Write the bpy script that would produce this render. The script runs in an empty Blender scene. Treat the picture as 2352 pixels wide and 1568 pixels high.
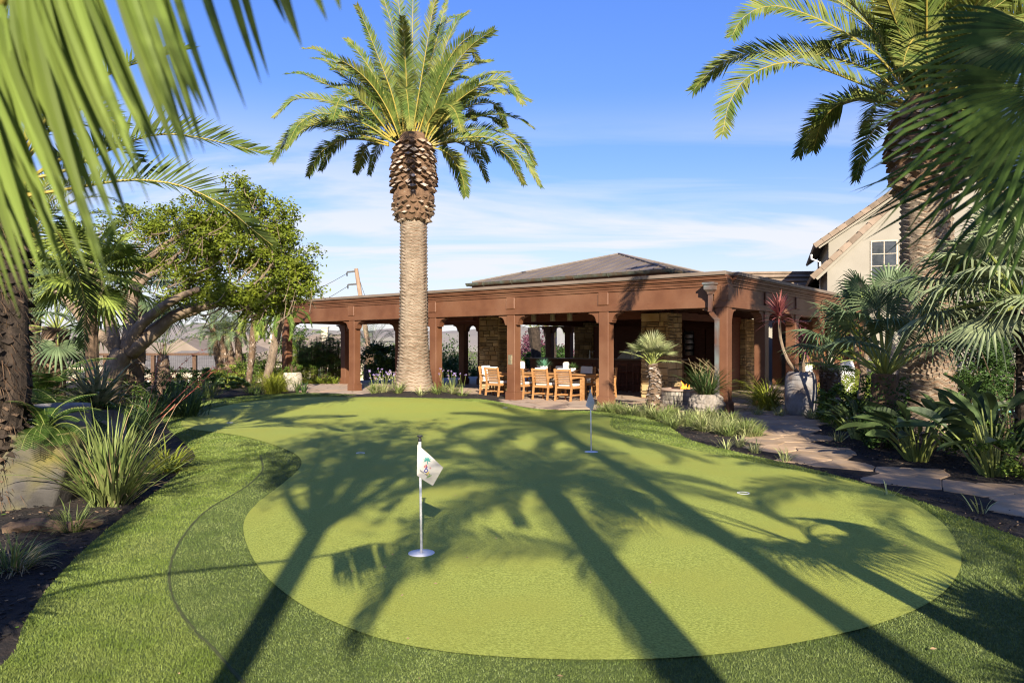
import bpy, math, random
import numpy as np
from mathutils import Vector, Matrix, noise
from mathutils.geometry import delaunay_2d_cdt
V = Vector
rnd = random.Random(7)
R = math.radians
S = bpy.context.scene
COL = S.collection

# ------------------------------------------------ camera, sky, sun, exposure
F, CX, HY, CAMH = 1660.0, 1176.0, 797.0, 1.6          # focal length, centre and horizon of the survey grid (2352 wide)
cam = bpy.data.cameras.new('camera'); cam_o = bpy.data.objects.new('camera', cam); COL.objects.link(cam_o)
cam_o.location = (0, 0, CAMH); cam_o.rotation_euler = (R(90), 0, 0)
cam.sensor_width = 36.0; cam.lens = 36.0 * F / 2352.0; cam.shift_y = (HY - 784.0) / 2352.0
cam.clip_start = 0.05; cam.clip_end = 9000.0
cam.dof.use_dof = True; cam.dof.focus_distance = 10.0; cam.dof.aperture_fstop = 4.2
S.camera = cam_o
SUN_EL = math.atan2(755, F)
SUN_H = V((0.105, -1.0, 0)).normalized()               # horizontal direction towards the sun
W = bpy.data.worlds.new('World'); S.world = W; W.use_nodes = True
SKY_STRENGTH, SUN_STRENGTH, EXPOSURE = 0.070, 5.0, 1.3
def world():
    nt = W.node_tree; nt.nodes.clear(); N = nt.nodes.new; L = nt.links.new
    out = N('ShaderNodeOutputWorld'); bg = N('ShaderNodeBackground'); bg.inputs[1].default_value = SKY_STRENGTH
    sky = N('ShaderNodeTexSky'); sky.sky_type = 'NISHITA'; sky.sun_disc = False
    sky.sun_elevation = SUN_EL; sky.sun_rotation = math.atan2(SUN_H.x, SUN_H.y)
    sky.altitude = 100; sky.air_density = 1.15; sky.dust_density = 0.35; sky.ozone_density = 2.5
    hs = N('ShaderNodeHueSaturation'); hs.inputs['Saturation'].default_value = 1.1; hs.inputs['Value'].default_value = 1.0
    tc = N('ShaderNodeTexCoord'); sep = N('ShaderNodeSeparateXYZ'); L(tc.outputs['Generated'], sep.inputs[0])
    rt = N('ShaderNodeMapRange'); L(sep.outputs[2], rt.inputs[0]); rt.inputs[1].default_value = 0.02; rt.inputs[2].default_value = 0.46
    tm = N('ShaderNodeMix'); tm.data_type = 'RGBA'; L(rt.outputs[0], tm.inputs[0]); tm.inputs[6].default_value = (.68, .66, .80, 1); tm.inputs[7].default_value = (.87, .90, 1.36, 1)
    tn = N('ShaderNodeVectorMath'); tn.operation = 'MULTIPLY'; L(tm.outputs[2], tn.inputs[1])
    L(sky.outputs[0], tn.inputs[0]); L(tn.outputs[0], hs.inputs['Color'])
    zz = N('ShaderNodeMath'); zz.operation = 'ADD'; L(sep.outputs[2], zz.inputs[0]); zz.inputs[1].default_value = 0.12
    dx = N('ShaderNodeMath'); dx.operation = 'DIVIDE'; L(sep.outputs[0], dx.inputs[0]); L(zz.outputs[0], dx.inputs[1])
    dy = N('ShaderNodeMath'); dy.operation = 'DIVIDE'; L(sep.outputs[1], dy.inputs[0]); L(zz.outputs[0], dy.inputs[1])
    cb = N('ShaderNodeCombineXYZ'); L(dx.outputs[0], cb.inputs[0]); L(dy.outputs[0], cb.inputs[1])
    mp = N('ShaderNodeMapping'); mp.inputs['Rotation'].default_value = (0, 0, R(-22)); mp.inputs['Scale'].default_value = (0.5, 1.25, 1)
    mp.inputs['Location'].default_value = (0.35, 0.2, 0)
    L(cb.outputs[0], mp.inputs[0])
    n1 = N('ShaderNodeTexNoise'); n1.inputs['Scale'].default_value = 1.15; n1.inputs['Detail'].default_value = 9; n1.inputs['Roughness'].default_value = 0.55
    n1.inputs['Distortion'].default_value = 0.7
    L(mp.outputs[0], n1.inputs['Vector'])
    r1 = N('ShaderNodeMapRange'); L(n1.outputs[0], r1.inputs[0]); r1.inputs[1].default_value = 0.39; r1.inputs[2].default_value = 0.58; r1.clamp = True
    # clouds belong to the lower part of the sky
    r2 = N('ShaderNodeMapRange'); L(sep.outputs[2], r2.inputs[0]); r2.inputs[1].default_value = 0.34; r2.inputs[2].default_value = 0.13; r2.interpolation_type = 'SMOOTHSTEP'
    m = N('ShaderNodeMath'); m.operation = 'MULTIPLY'; L(r1.outputs[0], m.inputs[0]); L(r2.outputs[0], m.inputs[1])
    # pale veil towards the horizon
    r3 = N('ShaderNodeMapRange'); L(sep.outputs[2], r3.inputs[0]); r3.inputs[1].default_value = 0.26; r3.inputs[2].default_value = 0.0; r3.interpolation_type = 'SMOOTHSTEP'
    r3.inputs[4].default_value = 0.75
    mm = N('ShaderNodeMath'); mm.operation = 'MAXIMUM'; L(m.outputs[0], mm.inputs[0]); L(r3.outputs[0], mm.inputs[1])
    m2 = N('ShaderNodeMath'); m2.operation = 'MULTIPLY'; L(mm.outputs[0], m2.inputs[0]); m2.inputs[1].default_value = 0.92
    mx = N('ShaderNodeMix'); mx.data_type = 'RGBA'; L(m2.outputs[0], mx.inputs[0]); L(hs.outputs[0], mx.inputs[6])
    mx.inputs[7].default_value = (5.3, 5.4, 5.8, 1)
    L(mx.outputs[2], bg.inputs[0]); L(bg.outputs[0], out.inputs[0])
world()
sl = bpy.data.lights.new('sun', 'SUN'); sl.energy = SUN_STRENGTH; sl.angle = R(0.5); sl.color = (1.0, 0.90, 0.74)
so = bpy.data.objects.new('sun', sl); COL.objects.link(so)
_d = -(SUN_H * math.cos(SUN_EL) + V((0, 0, math.sin(SUN_EL))))
so.rotation_euler = _d.to_track_quat('-Z', 'Y').to_euler(); so.location = (5, -20, 15)
S.view_settings.view_transform = 'Standard'; S.view_settings.look = 'None'
S.view_settings.exposure = EXPOSURE; S.view_settings.gamma = 1.0; S.view_settings.use_curve_mapping = False
S.cycles.filter_width = 1.15; S.cycles.max_bounces = 8; S.cycles.diffuse_bounces = 3; S.cycles.transparent_max_bounces = 8

# ------------------------------------------------ survey helpers
def P(x, y, z=0.0):                                    # grid point on level z
    d = F * (CAMH - z) / (y - HY); return V(((x - CX) / F * d, d, z))
def Q(x, y, d):                                        # grid point at distance d
    return V(((x - CX) / F * d, d, CAMH - (y - HY) / F * d))
def X(x, d): return (x - CX) / F * d

# ------------------------------------------------ mesh builder
class MB:
    def __init__(s): s.v = []; s.f = []; s.m = []
    def add(s, vs, fs, mi=0):
        o = len(s.v); s.v.extend(tuple(v) for v in vs)
        s.f.extend(tuple(i + o for i in f) for f in fs); s.m.extend([mi] * len(fs)); return s
    def box(s, lo, hi, mi=0, bev=0.0):
        x0, y0, z0 = lo; x1, y1, z1 = hi
        if x0 > x1: x0, x1 = x1, x0
        if y0 > y1: y0, y1 = y1, y0
        if z0 > z1: z0, z1 = z1, z0
        if bev <= 0:
            vs = [(x0,y0,z0),(x1,y0,z0),(x1,y1,z0),(x0,y1,z0),(x0,y0,z1),(x1,y0,z1),(x1,y1,z1),(x0,y1,z1)]
            return s.add(vs, [(3,2,1,0),(4,5,6,7),(0,1,5,4),(1,2,6,5),(2,3,7,6),(3,0,4,7)], mi)
        b = bev
        ring = lambda i, z: [(x0+i,y0+b+i*0,z),(x0+b+i*0,y0+i,z),(x1-b,y0+i,z),(x1-i,y0+b,z),(x1-i,y1-b,z),(x1-b,y1-i,z),(x0+b,y1-i,z),(x0+i,y1-b,z)]
        rs = [ring(b*.7, z0), ring(0, z0+b), ring(0, z1-b), ring(b*.7, z1)]
        vs = sum(rs, []); fs = [tuple(range(7,-1,-1)), tuple(range(24,32))]
        for k in range(3):
            for i in range(8):
                j = (i+1) % 8; fs.append((k*8+i, k*8+j, (k+1)*8+j, (k+1)*8+i))
        return s.add(vs, fs, mi)
    def beam(s, p, q, w, h, mi=0, up=V((0,0,1))):      # rectangular bar from p to q
        p = V(p); q = V(q); t = (q-p).normalized(); a = t.cross(up)
        if a.length < 1e-4: a = t.cross(V((1,0,0)))
        a.normalize(); b = a.cross(t)
        vs = [c + a*(i*w/2) + b*(j*h/2) for c in (p, q) for i, j in ((-1,-1),(1,-1),(1,1),(-1,1))]
        return s.add(vs, [(0,1,2,3),(7,6,5,4),(0,4,5,1),(1,5,6,2),(2,6,7,3),(3,7,4,0)], mi)
    def tube(s, pts, rad, n=8, mi=0, cap=True, jit=0.0):
        pts = [V(p) for p in pts]; k = len(pts)
        if not hasattr(rad, '__len__'): rad = [rad]*k
        vs = []; ref = None
        for i, p in enumerate(pts):
            t = (pts[min(i+1,k-1)] - pts[max(i-1,0)]).normalized()
            if ref is None: ref = t.cross(V((0.31,0.9,0.11))).normalized()
            a = (ref - t*ref.dot(t)).normalized(); ref = a; b = t.cross(a)
            for j in range(n):
                th = 2*math.pi*j/n; r = rad[i]*(1 + (rnd.uniform(-jit, jit) if jit else 0))
                vs.append(p + a*(math.cos(th)*r) + b*(math.sin(th)*r))
        fs = [(i*n+j, i*n+(j+1)%n, (i+1)*n+(j+1)%n, (i+1)*n+j) for i in range(k-1) for j in range(n)]
        if cap: fs += [tuple(range(n-1,-1,-1)), tuple((k-1)*n+j for j in range(n))]
        return s.add(vs, fs, mi)
    def lathe(s, prof, n=24, mi=0, c=(0,0,0), jit=0.0, cap=True):
        vs = []
        for r, z in prof:
            for j in range(n):
                th = 2*math.pi*j/n; rr = r*(1+(rnd.uniform(-jit,jit) if jit else 0))
                vs.append((c[0]+rr*math.cos(th), c[1]+rr*math.sin(th), c[2]+z))
        k = len(prof)
        fs = [(i*n+j, i*n+(j+1)%n, (i+1)*n+(j+1)%n, (i+1)*n+j) for i in range(k-1) for j in range(n)]
        if cap: fs += [tuple(range(n-1,-1,-1)), tuple((k-1)*n+j for j in range(n))]
        return s.add(vs, fs, mi)
    def prism(s, poly, z0, z1, mi=0):
        n = len(poly); ar = sum(poly[i][0]*poly[(i+1)%n][1]-poly[(i+1)%n][0]*poly[i][1] for i in range(n))
        if ar < 0: poly = poly[::-1]
        vs = [(p[0],p[1],z0) for p in poly] + [(p[0],p[1],z1) for p in poly]
        return s.add(vs, [tuple(range(n-1,-1,-1)), tuple(range(n,2*n))] + [(i,(i+1)%n,n+(i+1)%n,n+i) for i in range(n)], mi)
    def ribbon(s, pts, wid, side, mi=0):
        vs = []; k = len(pts)
        for i, p in enumerate(pts):
            sd = side[i] if isinstance(side, list) else side
            vs += [V(p) - sd*(wid[i]/2), V(p) + sd*(wid[i]/2)]
        return s.add(vs, [(2*i,2*i+1,2*i+3,2*i+2) for i in range(k-1)], mi)
    def xf(s, M):
        s.v = [tuple(M @ V(v)) for v in s.v]; return s
    def mesh(s, name, mats, smooth=False):
        me = bpy.data.meshes.new(name); me.from_pydata(s.v, [], s.f)
        if not isinstance(mats, (list, tuple)): mats = [mats]
        for m in mats: me.materials.append(m)
        if len(mats) > 1: me.polygons.foreach_set('material_index', s.m)
        if smooth: me.polygons.foreach_set('use_smooth', [True]*len(s.f))
        me.update(); return me

def tag(o, label=None, cat=None, group=None, kind=None):
    if label: o['label'] = label
    if cat: o['category'] = cat
    if group: o['group'] = group
    if kind: o['kind'] = kind
    return o
def thing(name, label, cat, loc=(0,0,0), rotz=0.0, group=None):
    o = bpy.data.objects.new(name, None); COL.objects.link(o); o.empty_display_size = 0.2
    o.location = loc; o.rotation_euler = (0, 0, rotz); return tag(o, label, cat, group)
def part(name, mb, mats, parent, smooth=False, label=None):
    o = bpy.data.objects.new(name, mb.mesh(name, mats, smooth)); COL.objects.link(o); o.parent = parent
    if label: o['label'] = label
    return o
def solo(name, mb, mats, label, cat, loc=(0,0,0), rotz=0.0, group=None, smooth=False):
    o = bpy.data.objects.new(name, mb.mesh(name, mats, smooth)); COL.objects.link(o)
    o.location = loc; o.rotation_euler = (0, 0, rotz); return tag(o, label, cat, group)
def struct(name, mb, mats, smooth=False, kind='structure'):
    o = bpy.data.objects.new(name, mb.mesh(name, mats, smooth)); COL.objects.link(o); o['kind'] = kind; return o
def dup(root, loc, rotz=0.0, label=None, group=None, scale=None):
    def cp(o, par):
        c = o.copy(); COL.objects.link(c)
        if par: c.parent = par
        for ch in o.children: cp(ch, c)
        return c
    r = cp(root, None); r.location = loc; r.rotation_euler = (0, 0, rotz)
    if scale: r.scale = (scale, scale, scale) if not hasattr(scale, '__len__') else scale
    if label: r['label'] = label
    if group: r['group'] = group
    return r

# ------------------------------------------------ materials
def mat(name, c1, c2=None, scale=6.0, rough=0.75, bump=0.0, bscale=None, stretch=(1,1,1), detail=6, island=0.0, transl=0.0,
        metal=0.0, spec=0.3, c3=None, s3=0.7, lo=0.35, hi=0.65, bdist=0.02):
    m = bpy.data.materials.new(name); m.use_nodes = True; nt = m.node_tree; nt.nodes.clear(); N = nt.nodes.new; L = nt.links.new
    out = N('ShaderNodeOutputMaterial'); b = N('ShaderNodeBsdfPrincipled')
    b.inputs['Roughness'].default_value = rough; b.inputs['Metallic'].default_value = metal
    b.inputs['Specular IOR Level'].default_value = spec
    c1 = (*c1, 1); c2 = (*c2, 1) if c2 else c1
    tc = N('ShaderNodeTexCoord'); mp = N('ShaderNodeMapping'); mp.inputs['Scale'].default_value = stretch; L(tc.outputs['Object'], mp.inputs[0])
    n = N('ShaderNodeTexNoise'); n.inputs['Scale'].default_value = scale; n.inputs['Detail'].default_value = detail; L(mp.outputs[0], n.inputs['Vector'])
    mr = N('ShaderNodeMapRange'); L(n.outputs[0], mr.inputs[0]); mr.inputs[1].default_value = lo; mr.inputs[2].default_value = hi
    mx = N('ShaderNodeMix'); mx.data_type = 'RGBA'; L(mr.outputs[0], mx.inputs[0]); mx.inputs[6].default_value = c1; mx.inputs[7].default_value = c2
    col = mx.outputs[2]
    if c3:
        n3 = N('ShaderNodeTexNoise'); n3.inputs['Scale'].default_value = s3; n3.inputs['Detail'].default_value = 4; L(tc.outputs['Object'], n3.inputs['Vector'])
        r3 = N('ShaderNodeMapRange'); L(n3.outputs[0], r3.inputs[0]); r3.inputs[1].default_value = 0.45; r3.inputs[2].default_value = 0.68
        x3 = N('ShaderNodeMix'); x3.data_type = 'RGBA'; L(r3.outputs[0], x3.inputs[0]); L(col, x3.inputs[6]); x3.inputs[7].default_value = (*c3, 1); col = x3.outputs[2]
    if island:
        g = N('ShaderNodeNewGeometry'); r = N('ShaderNodeMapRange'); L(g.outputs['Random Per Island'], r.inputs[0])
        r.inputs[3].default_value = 1 - island; r.inputs[4].default_value = 1 + island
        v = N('ShaderNodeVectorMath'); v.operation = 'SCALE'; L(col, v.inputs[0]); L(r.outputs[0], v.inputs['Scale']); col = v.outputs[0]
    L(col, b.inputs['Base Color'])
    if bump:
        nb = N('ShaderNodeTexNoise'); nb.inputs['Scale'].default_value = bscale or scale*4; nb.inputs['Detail'].default_value = 8; nb.inputs['Roughness'].default_value = 0.65
        L(mp.outputs[0], nb.inputs['Vector'])
        bp = N('ShaderNodeBump'); bp.inputs['Strength'].default_value = bump; bp.inputs['Distance'].default_value = bdist; L(nb.outputs[0], bp.inputs['Height']); L(bp.outputs[0], b.inputs['Normal'])
    if transl:
        t = N('ShaderNodeBsdfTranslucent'); L(col, t.inputs[0]); ms = N('ShaderNodeMixShader'); ms.inputs[0].default_value = transl
        L(b.outputs[0], ms.inputs[1]); L(t.outputs[0], ms.inputs[2]); L(ms.outputs[0], out.inputs[0])
    else: L(b.outputs[0], out.inputs[0])
    m['_b'] = b.name
    return m
def leafmat(name, c1, c2, island=0.35, transl=0.25, rough=0.55, scale=3.0, spec=0.18, c3=None):
    return mat(name, c1, c2, scale=scale, rough=rough, island=island, transl=transl, spec=spec, c3=c3, s3=1.5)

M = {}
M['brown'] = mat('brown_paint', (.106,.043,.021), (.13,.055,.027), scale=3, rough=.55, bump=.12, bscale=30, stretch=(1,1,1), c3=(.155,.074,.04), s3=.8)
M['brown_dark'] = mat('brown_stain', (.115,.040,.024), (.155,.056,.033), scale=4, rough=.5, bump=.1, stretch=(1,1,6))
M['coping'] = mat('coping_metal', (.145,.11,.085), (.18,.14,.11), scale=1.5, rough=.6, spec=.2)
M['metalroof'] = mat('seam_roof_metal', (.135,.108,.088), (.165,.135,.112), scale=1.2, rough=.6, spec=.2, c3=(.12,.098,.082))
M['copper'] = mat('aged_copper', (.11,.105,.075), (.16,.19,.15), scale=7, rough=.45, metal=.5, c3=(.16,.10,.06), s3=3)
M['spout'] = mat('painted_downspout', (.12,.09,.085), (.20,.23,.22), scale=5, rough=.4, metal=.4, stretch=(1,1,.35), c3=(.17,.075,.045), s3=2)
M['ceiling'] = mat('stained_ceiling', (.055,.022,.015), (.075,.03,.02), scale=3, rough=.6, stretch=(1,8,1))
M['mortar'] = mat('mortar', (.10,.085,.06), (.15,.12,.085), scale=20, rough=.95)
M['ledge'] = mat('ledge_stone', (.36,.255,.12), (.42,.31,.17), scale=3.0, rough=.9, bump=.5, bscale=25, island=.35, c3=(.30,.19,.075), s3=1.3)
M['greyledge'] = mat('grey_ledge_stone', (.22,.19,.15), (.30,.27,.22), scale=3.0, rough=.9, bump=.5, bscale=25, island=.4)
M['stucco'] = mat('cream_stucco', (.235,.212,.17), (.27,.245,.20), scale=1.2, rough=.95, bump=.25, bscale=60)
M['white'] = mat('white_paint', (.75,.73,.70), (.80,.78,.75), scale=4, rough=.6)
M['tile'] = mat('concrete_roof_tile', (.155,.115,.08), (.22,.165,.12), scale=2.5, rough=.85, island=.25, bump=.3)
M['fartile'] = mat('far_roof_tile', (.165,.13,.10), (.21,.17,.135), scale=.6, rough=.9)
M['fargrey'] = mat('far_grey_tile', (.115,.105,.10), (.16,.148,.138), scale=.8, rough=.9, stretch=(1,1,6))
M['glass'] = mat('window_glass', (.03,.035,.04), (.05,.055,.06), rough=.06, spec=.8)
M['teak'] = mat('teak_wood', (.29,.14,.052), (.37,.195,.078), scale=6, rough=.5, stretch=(1,1,4), island=.15)
M['cushion'] = mat('white_cushion', (.72,.70,.66), (.80,.78,.74), scale=5, rough=.95, bump=.2, bscale=30)
M['bronze'] = mat('brushed_bronze', (.38,.32,.20), (.45,.38,.25), scale=20, rough=.4, metal=.8)
M['steel'] = mat('steel', (.42,.42,.43), (.5,.5,.5), rough=.35, metal=.85); M['alu'] = mat('brushed_cover', (.45,.46,.47), (.55,.56,.57), rough=.5, metal=.2)
M['bark_shade'] = mat('shade_darkened_bark', (.025,.018,.013), (.05,.036,.026), scale=8, rough=1, bump=.8, bscale=20)  # bark colour darkened to stand for trunks in shade
M['counter'] = mat('granite', (.16,.12,.09), (.27,.2,.15), scale=40, rough=.35)
M['ceramic'] = mat('white_ceramic', (.72,.70,.68), (.78,.76,.74), rough=.4, scale=3)
M['wicker'] = mat('wicker', (.24,.17,.11), (.34,.26,.18), scale=40, rough=.8)
M['stonepot'] = mat('weathered_stone', (.17,.16,.155), (.27,.255,.245), scale=5, rough=.92, bump=.45, bscale=22, c3=(.155,.12,.10), s3=3.2)
M['palepot'] = mat('pale_stone_urn', (.40,.35,.29), (.48,.43,.36), scale=4, rough=.9, bump=.25, bscale=20)
M['mossrock'] = mat('mossy_stone', (.055,.05,.045), (.095,.087,.078), scale=3, rough=.95, bump=.8, bscale=14, c3=(.20,.17,.02), s3=1.3)
M['carve'] = mat('carved_stone', (.17,.145,.12), (.27,.235,.20), scale=7, rough=.9, bump=.6, bscale=16)
M['dirtpot'] = mat('potting_soil', (.03,.022,.016), (.05,.038,.028), scale=30, rough=1, bump=.5)
M['bark_tan'] = mat('palm_trunk_bark', (.16,.118,.08), (.285,.225,.165), scale=3.5, rough=.95, bump=.6, bscale=14, stretch=(1,1,3.5), c3=(.31,.25,.185), s3=.9)
M['boot'] = mat('palm_boot', (.22,.15,.095), (.34,.25,.17), scale=5, rough=.9, bump=.5, bscale=20, island=.4, c3=(.34,.29,.24), s3=1.2)
M['bootfibre'] = mat('boot_fibre', (.10,.058,.033), (.16,.095,.055), scale=9, rough=1, bump=.8, bscale=18)
M['bark_grey'] = mat('grey_bark', (.14,.10,.068), (.26,.195,.135), scale=9, rough=.95, bump=1.0, bscale=22, stretch=(1,1,.4), c3=(.10,.075,.05), s3=2.2)
M['bark_dark'] = mat('dark_fibre_bark', (.075,.05,.032), (.16,.105,.065), scale=8, rough=1, bump=.9, bscale=20)
M['shag'] = mat('shaggy_boot', (.22,.16,.115), (.40,.33,.27), scale=9, rough=.95, island=.5, bump=.3)
M['rachis'] = mat('frond_stalk', (.26,.225,.05), (.34,.25,.045), scale=4, rough=.5)
M['rachis_g'] = mat('green_stalk', (.16,.20,.05), (.22,.24,.06), scale=4, rough=.5)
M['date'] = leafmat('date_palm_leaf', (.072,.115,.022), (.13,.165,.034), c3=(.20,.205,.048))
M['date_dark'] = leafmat('dark_date_leaf', (.05,.078,.014), (.09,.12,.022))
M['date_near'] = leafmat('near_date_leaf', (.12,.17,.03), (.17,.22,.045), transl=.35)
M['fan_blue'] = leafmat('blue_fan_leaf', (.085,.13,.062), (.14,.185,.088), rough=.55)
M['fan_pale'] = leafmat('pale_fan_leaf', (.165,.205,.105), (.235,.265,.14), rough=.55)
M['fan_silver'] = leafmat('silver_lime_fan_leaf', (.22,.26,.10), (.36,.37,.18), rough=.45, spec=.4)
M['fan_green'] = leafmat('green_fan_leaf', (.05,.095,.018), (.095,.15,.03))
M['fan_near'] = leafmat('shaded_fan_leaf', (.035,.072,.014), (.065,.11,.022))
M['fan_lime'] = leafmat('lime_fan_leaf', (.14,.20,.03), (.24,.28,.06))
M['leaf'] = leafmat('coral_tree_leaf', (.115,.155,.014), (.20,.235,.024), island=.45, transl=.4)
M['leaf_dark'] = leafmat('dark_shrub_leaf', (.028,.060,.014), (.055,.10,.022), island=.4)
M['leaf_mid'] = leafmat('mid_shrub_leaf', (.055,.105,.016), (.12,.17,.028), island=.45)
M['leaf_lime'] = leafmat('lime_shrub_leaf', (.15,.20,.022), (.21,.25,.035), island=.4)
M['leaf_far'] = leafmat('far_tree_leaf', (.07,.11,.03), (.11,.15,.045), island=.4)
M['leaf_purple'] = leafmat('purple_leaf', (.12,.04,.06), (.18,.07,.095), island=.4)
M['strap'] = leafmat('strap_leaf', (.13,.18,.045), (.23,.26,.085), island=.4)
M['strap_dark'] = leafmat('dark_strap_leaf', (.045,.085,.025), (.085,.125,.035), island=.4)
M['strap_gold'] = leafmat('golden_grass', (.17,.20,.02), (.25,.265,.035), island=.3)
M['strap_var'] = leafmat('cream_edged_leaf', (.24,.28,.10), (.46,.44,.21), island=.45)
M['strap_tan'] = leafmat('dry_blade', (.33,.24,.12), (.45,.35,.19), island=.3)
M['flax'] = leafmat('variegated_flax', (.09,.125,.06), (.36,.33,.17), scale=14, island=.3)
M['cordy'] = leafmat('red_cordyline', (.20,.055,.055), (.33,.12,.105), island=.45)
M['cordy_dark'] = leafmat('purple_cordyline', (.10,.028,.045), (.17,.055,.075), island=.4)
M['strel'] = leafmat('paddle_leaf', (.055,.09,.032), (.09,.128,.045), rough=.4)
M['aeon'] = leafmat('succulent_leaf', (.12,.19,.05), (.18,.25,.085), transl=.1)
M['fern'] = leafmat('fern_leaf', (.035,.075,.012), (.07,.12,.02), island=.4)
M['purple_fl'] = leafmat('violet_petal', (.36,.27,.52), (.46,.36,.6))
M['red_fl'] = leafmat('coral_red_petal', (.48,.10,.08), (.56,.19,.15))
M['black'] = mat('black_plastic', (.015,.015,.017), (.025,.025,.028), rough=.4)
M['flagcloth'] = mat('flag_cloth', (.43,.40,.36), (.50,.47,.42), scale=9, rough=.95, bump=.3, bscale=20)
M['greyflag'] = mat('grey_flag_cloth', (.40,.40,.385), (.48,.48,.46), scale=9, rough=.95, bump=.3, bscale=20)
M['fencewood'] = mat('weathered_post', (.075,.042,.026), (.11,.065,.04), scale=6, rough=.9, stretch=(4,4,1))
M['wire'] = mat('dark_wire', (.05,.05,.05), (.07,.07,.07), rough=.6, metal=.5)
M['pole'] = mat('utility_pole_wood', (.22,.14,.09), (.33,.23,.16), scale=3, rough=.95, stretch=(4,4,.6))
M['ink_red'] = mat('red_ink', (.42,.04,.04)); M['ink_blue'] = mat('blue_ink', (.03,.04,.22)); M['ink_teal'] = mat('teal_ink', (.04,.20,.18))
M['ink_gold'] = mat('gold_ink', (.5,.36,.03)); M['ink_green'] = mat('green_ink', (.10,.26,.03)); M['ink_black'] = mat('black_ink', (.03,.03,.035))
# ------------------------------------------------ ground, turf, beds, paving
def spline(pts, n):
    pts = [V(p) for p in pts]
    if len(pts) == 2: dense = [pts[0].lerp(pts[1], i/24) for i in range(25)]
    else:
        q = [pts[0]*2-pts[1]] + pts + [pts[-1]*2-pts[-2]]; dense = []
        for i in range(1, len(q)-2):
            for k in range(14):
                t = k/14; a, b, c, d = q[i-1], q[i], q[i+1], q[i+2]
                dense.append(.5*((2*b)+(c-a)*t+(2*a-5*b+4*c-d)*t*t+(3*b-a-3*c+d)*t**3))
        dense.append(pts[-1])
    ln = [0.0]
    for i in range(1, len(dense)): ln.append(ln[-1]+(dense[i]-dense[i-1]).length)
    out = []; j = 0
    for k in range(n):
        s = ln[-1]*k/(n-1)
        while j < len(ln)-2 and ln[j+1] < s: j += 1
        u = (s-ln[j])/max(1e-9, ln[j+1]-ln[j]); out.append(dense[j].lerp(dense[j+1], min(1, max(0, u))))
    return out
def closed(pts, per=8):
    pts = [V(p) for p in pts]; n = len(pts); out = []
    for i in range(n):
        a, b, c, d = pts[i-1], pts[i], pts[(i+1)%n], pts[(i+2)%n]
        for k in range(per):
            t = k/per; out.append(.5*((2*b)+(c-a)*t+(2*a-5*b+4*c-d)*t*t+(3*b-a-3*c+d)*t**3))
    return out
def inside(p, poly):
    x, y = p[0], p[1]; c = False; n = len(poly); j = n-1
    for i in range(n):
        xi, yi = poly[i][0], poly[i][1]; xj, yj = poly[j][0], poly[j][1]
        if (yi > y) != (yj > y) and x < (xj-xi)*(y-yi)/(yj-yi)+xi: c = not c
        j = i
    return c
def gauss(x, y, cx, cy, sx, sy): return math.exp(-((x-cx)/sx)**2-((y-cy)/sy)**2)
def zg(x, y):                                          # height of the turf
    return .035 + .16*gauss(x,y,-4.2,19.5,3.4,2.2) + .05*gauss(x,y,.5,8,3,3) + .07*gauss(x,y,3.2,15.5,2,2)
def sheet(poly, step, zf, dz, skirt=0.0, mi=0):
    mb = MB(); n = len(poly)
    pts = [V((p[0],p[1])) for p in poly]; xs = [p[0] for p in poly]; ys = [p[1] for p in poly]
    x = min(xs)
    while x < max(xs):
        y = min(ys)
        while y < max(ys):
            q = (x+rnd.uniform(-.2,.2)*step, y+rnd.uniform(-.2,.2)*step)
            if inside(q, poly): pts.append(V(q))
            y += step
        x += step
    r = delaunay_2d_cdt(pts, [(i,(i+1)%n) for i in range(n)], [], 1, 1e-5)
    vs = [(p[0],p[1],zf(p[0],p[1])+dz) for p in r[0]]
    fs = []
    for f in r[2]:
        a, b, c = (r[0][i] for i in f)
        fs.append(tuple(f) if (b-a).cross(c-a) > 0 else tuple(f[::-1]))
    mb.add(vs, fs, mi)
    if skirt:
        o = len(mb.v)
        for p in poly: z = zf(p[0],p[1])+dz; mb.v += [(p[0],p[1],z),(p[0],p[1],z-skirt)]
        for i in range(n):
            j = (i+1)%n; mb.f.append((o+2*i,o+2*i+1,o+2*j+1,o+2*j)); mb.m.append(mi)
    return mb
FR = [(-160,1640),(20,1530),(60,1440),(130,1340),(230,1240),(330,1160),(425,1080),(448,1048),(415,1012),(385,985),(378,955),(430,932),(540,914),(670,905),(760,905),(840,911),
      (920,918),(1010,922),(1090,920),(1150,930),(1215,942),(1290,946),(1345,948),(1400,955),(1470,968),(1530,985),(1580,1013),(1650,1034),(1790,1068),(1920,1100),(2060,1142),(2200,1193),(2352,1250),(2600,1340)]
fr = [P(*p) for p in FR] + [V((3.4,2.2,0)), V((2.4,1.2,0)), V((0,.6,0)), V((-2.4,1.2,0)), V((-2.9,2.2,0))]
fringe_poly = closed(fr, 6)
GR = [(420,985),(432,962),(520,940),(640,924),(740,916),(860,924),(1000,928),(1130,934),(1230,948),(1330,955),(1398,966),(1402,985),(1440,1006),(1520,1026),(1640,1052),(1800,1085),(1950,1115),(2070,1155),(2160,1210),
      (2205,1285),(2195,1345),(2130,1405),(2000,1458),(1800,1503),(1600,1529),(1400,1537),(1200,1533),(1010,1516),(850,1480),(710,1418),(615,1345),(570,1275),(560,1215),(590,1170),(650,1122),(690,1082),(684,1055),(640,1032),(560,1008),(480,996)]
green_poly = closed([P(*p) for p in GR], 6)
SEAM = [(598,1052),(602,1090),(562,1130),(480,1180),(430,1232),(400,1285),(388,1345),(402,1400),(445,1462),(500,1520),(560,1590)]
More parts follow.
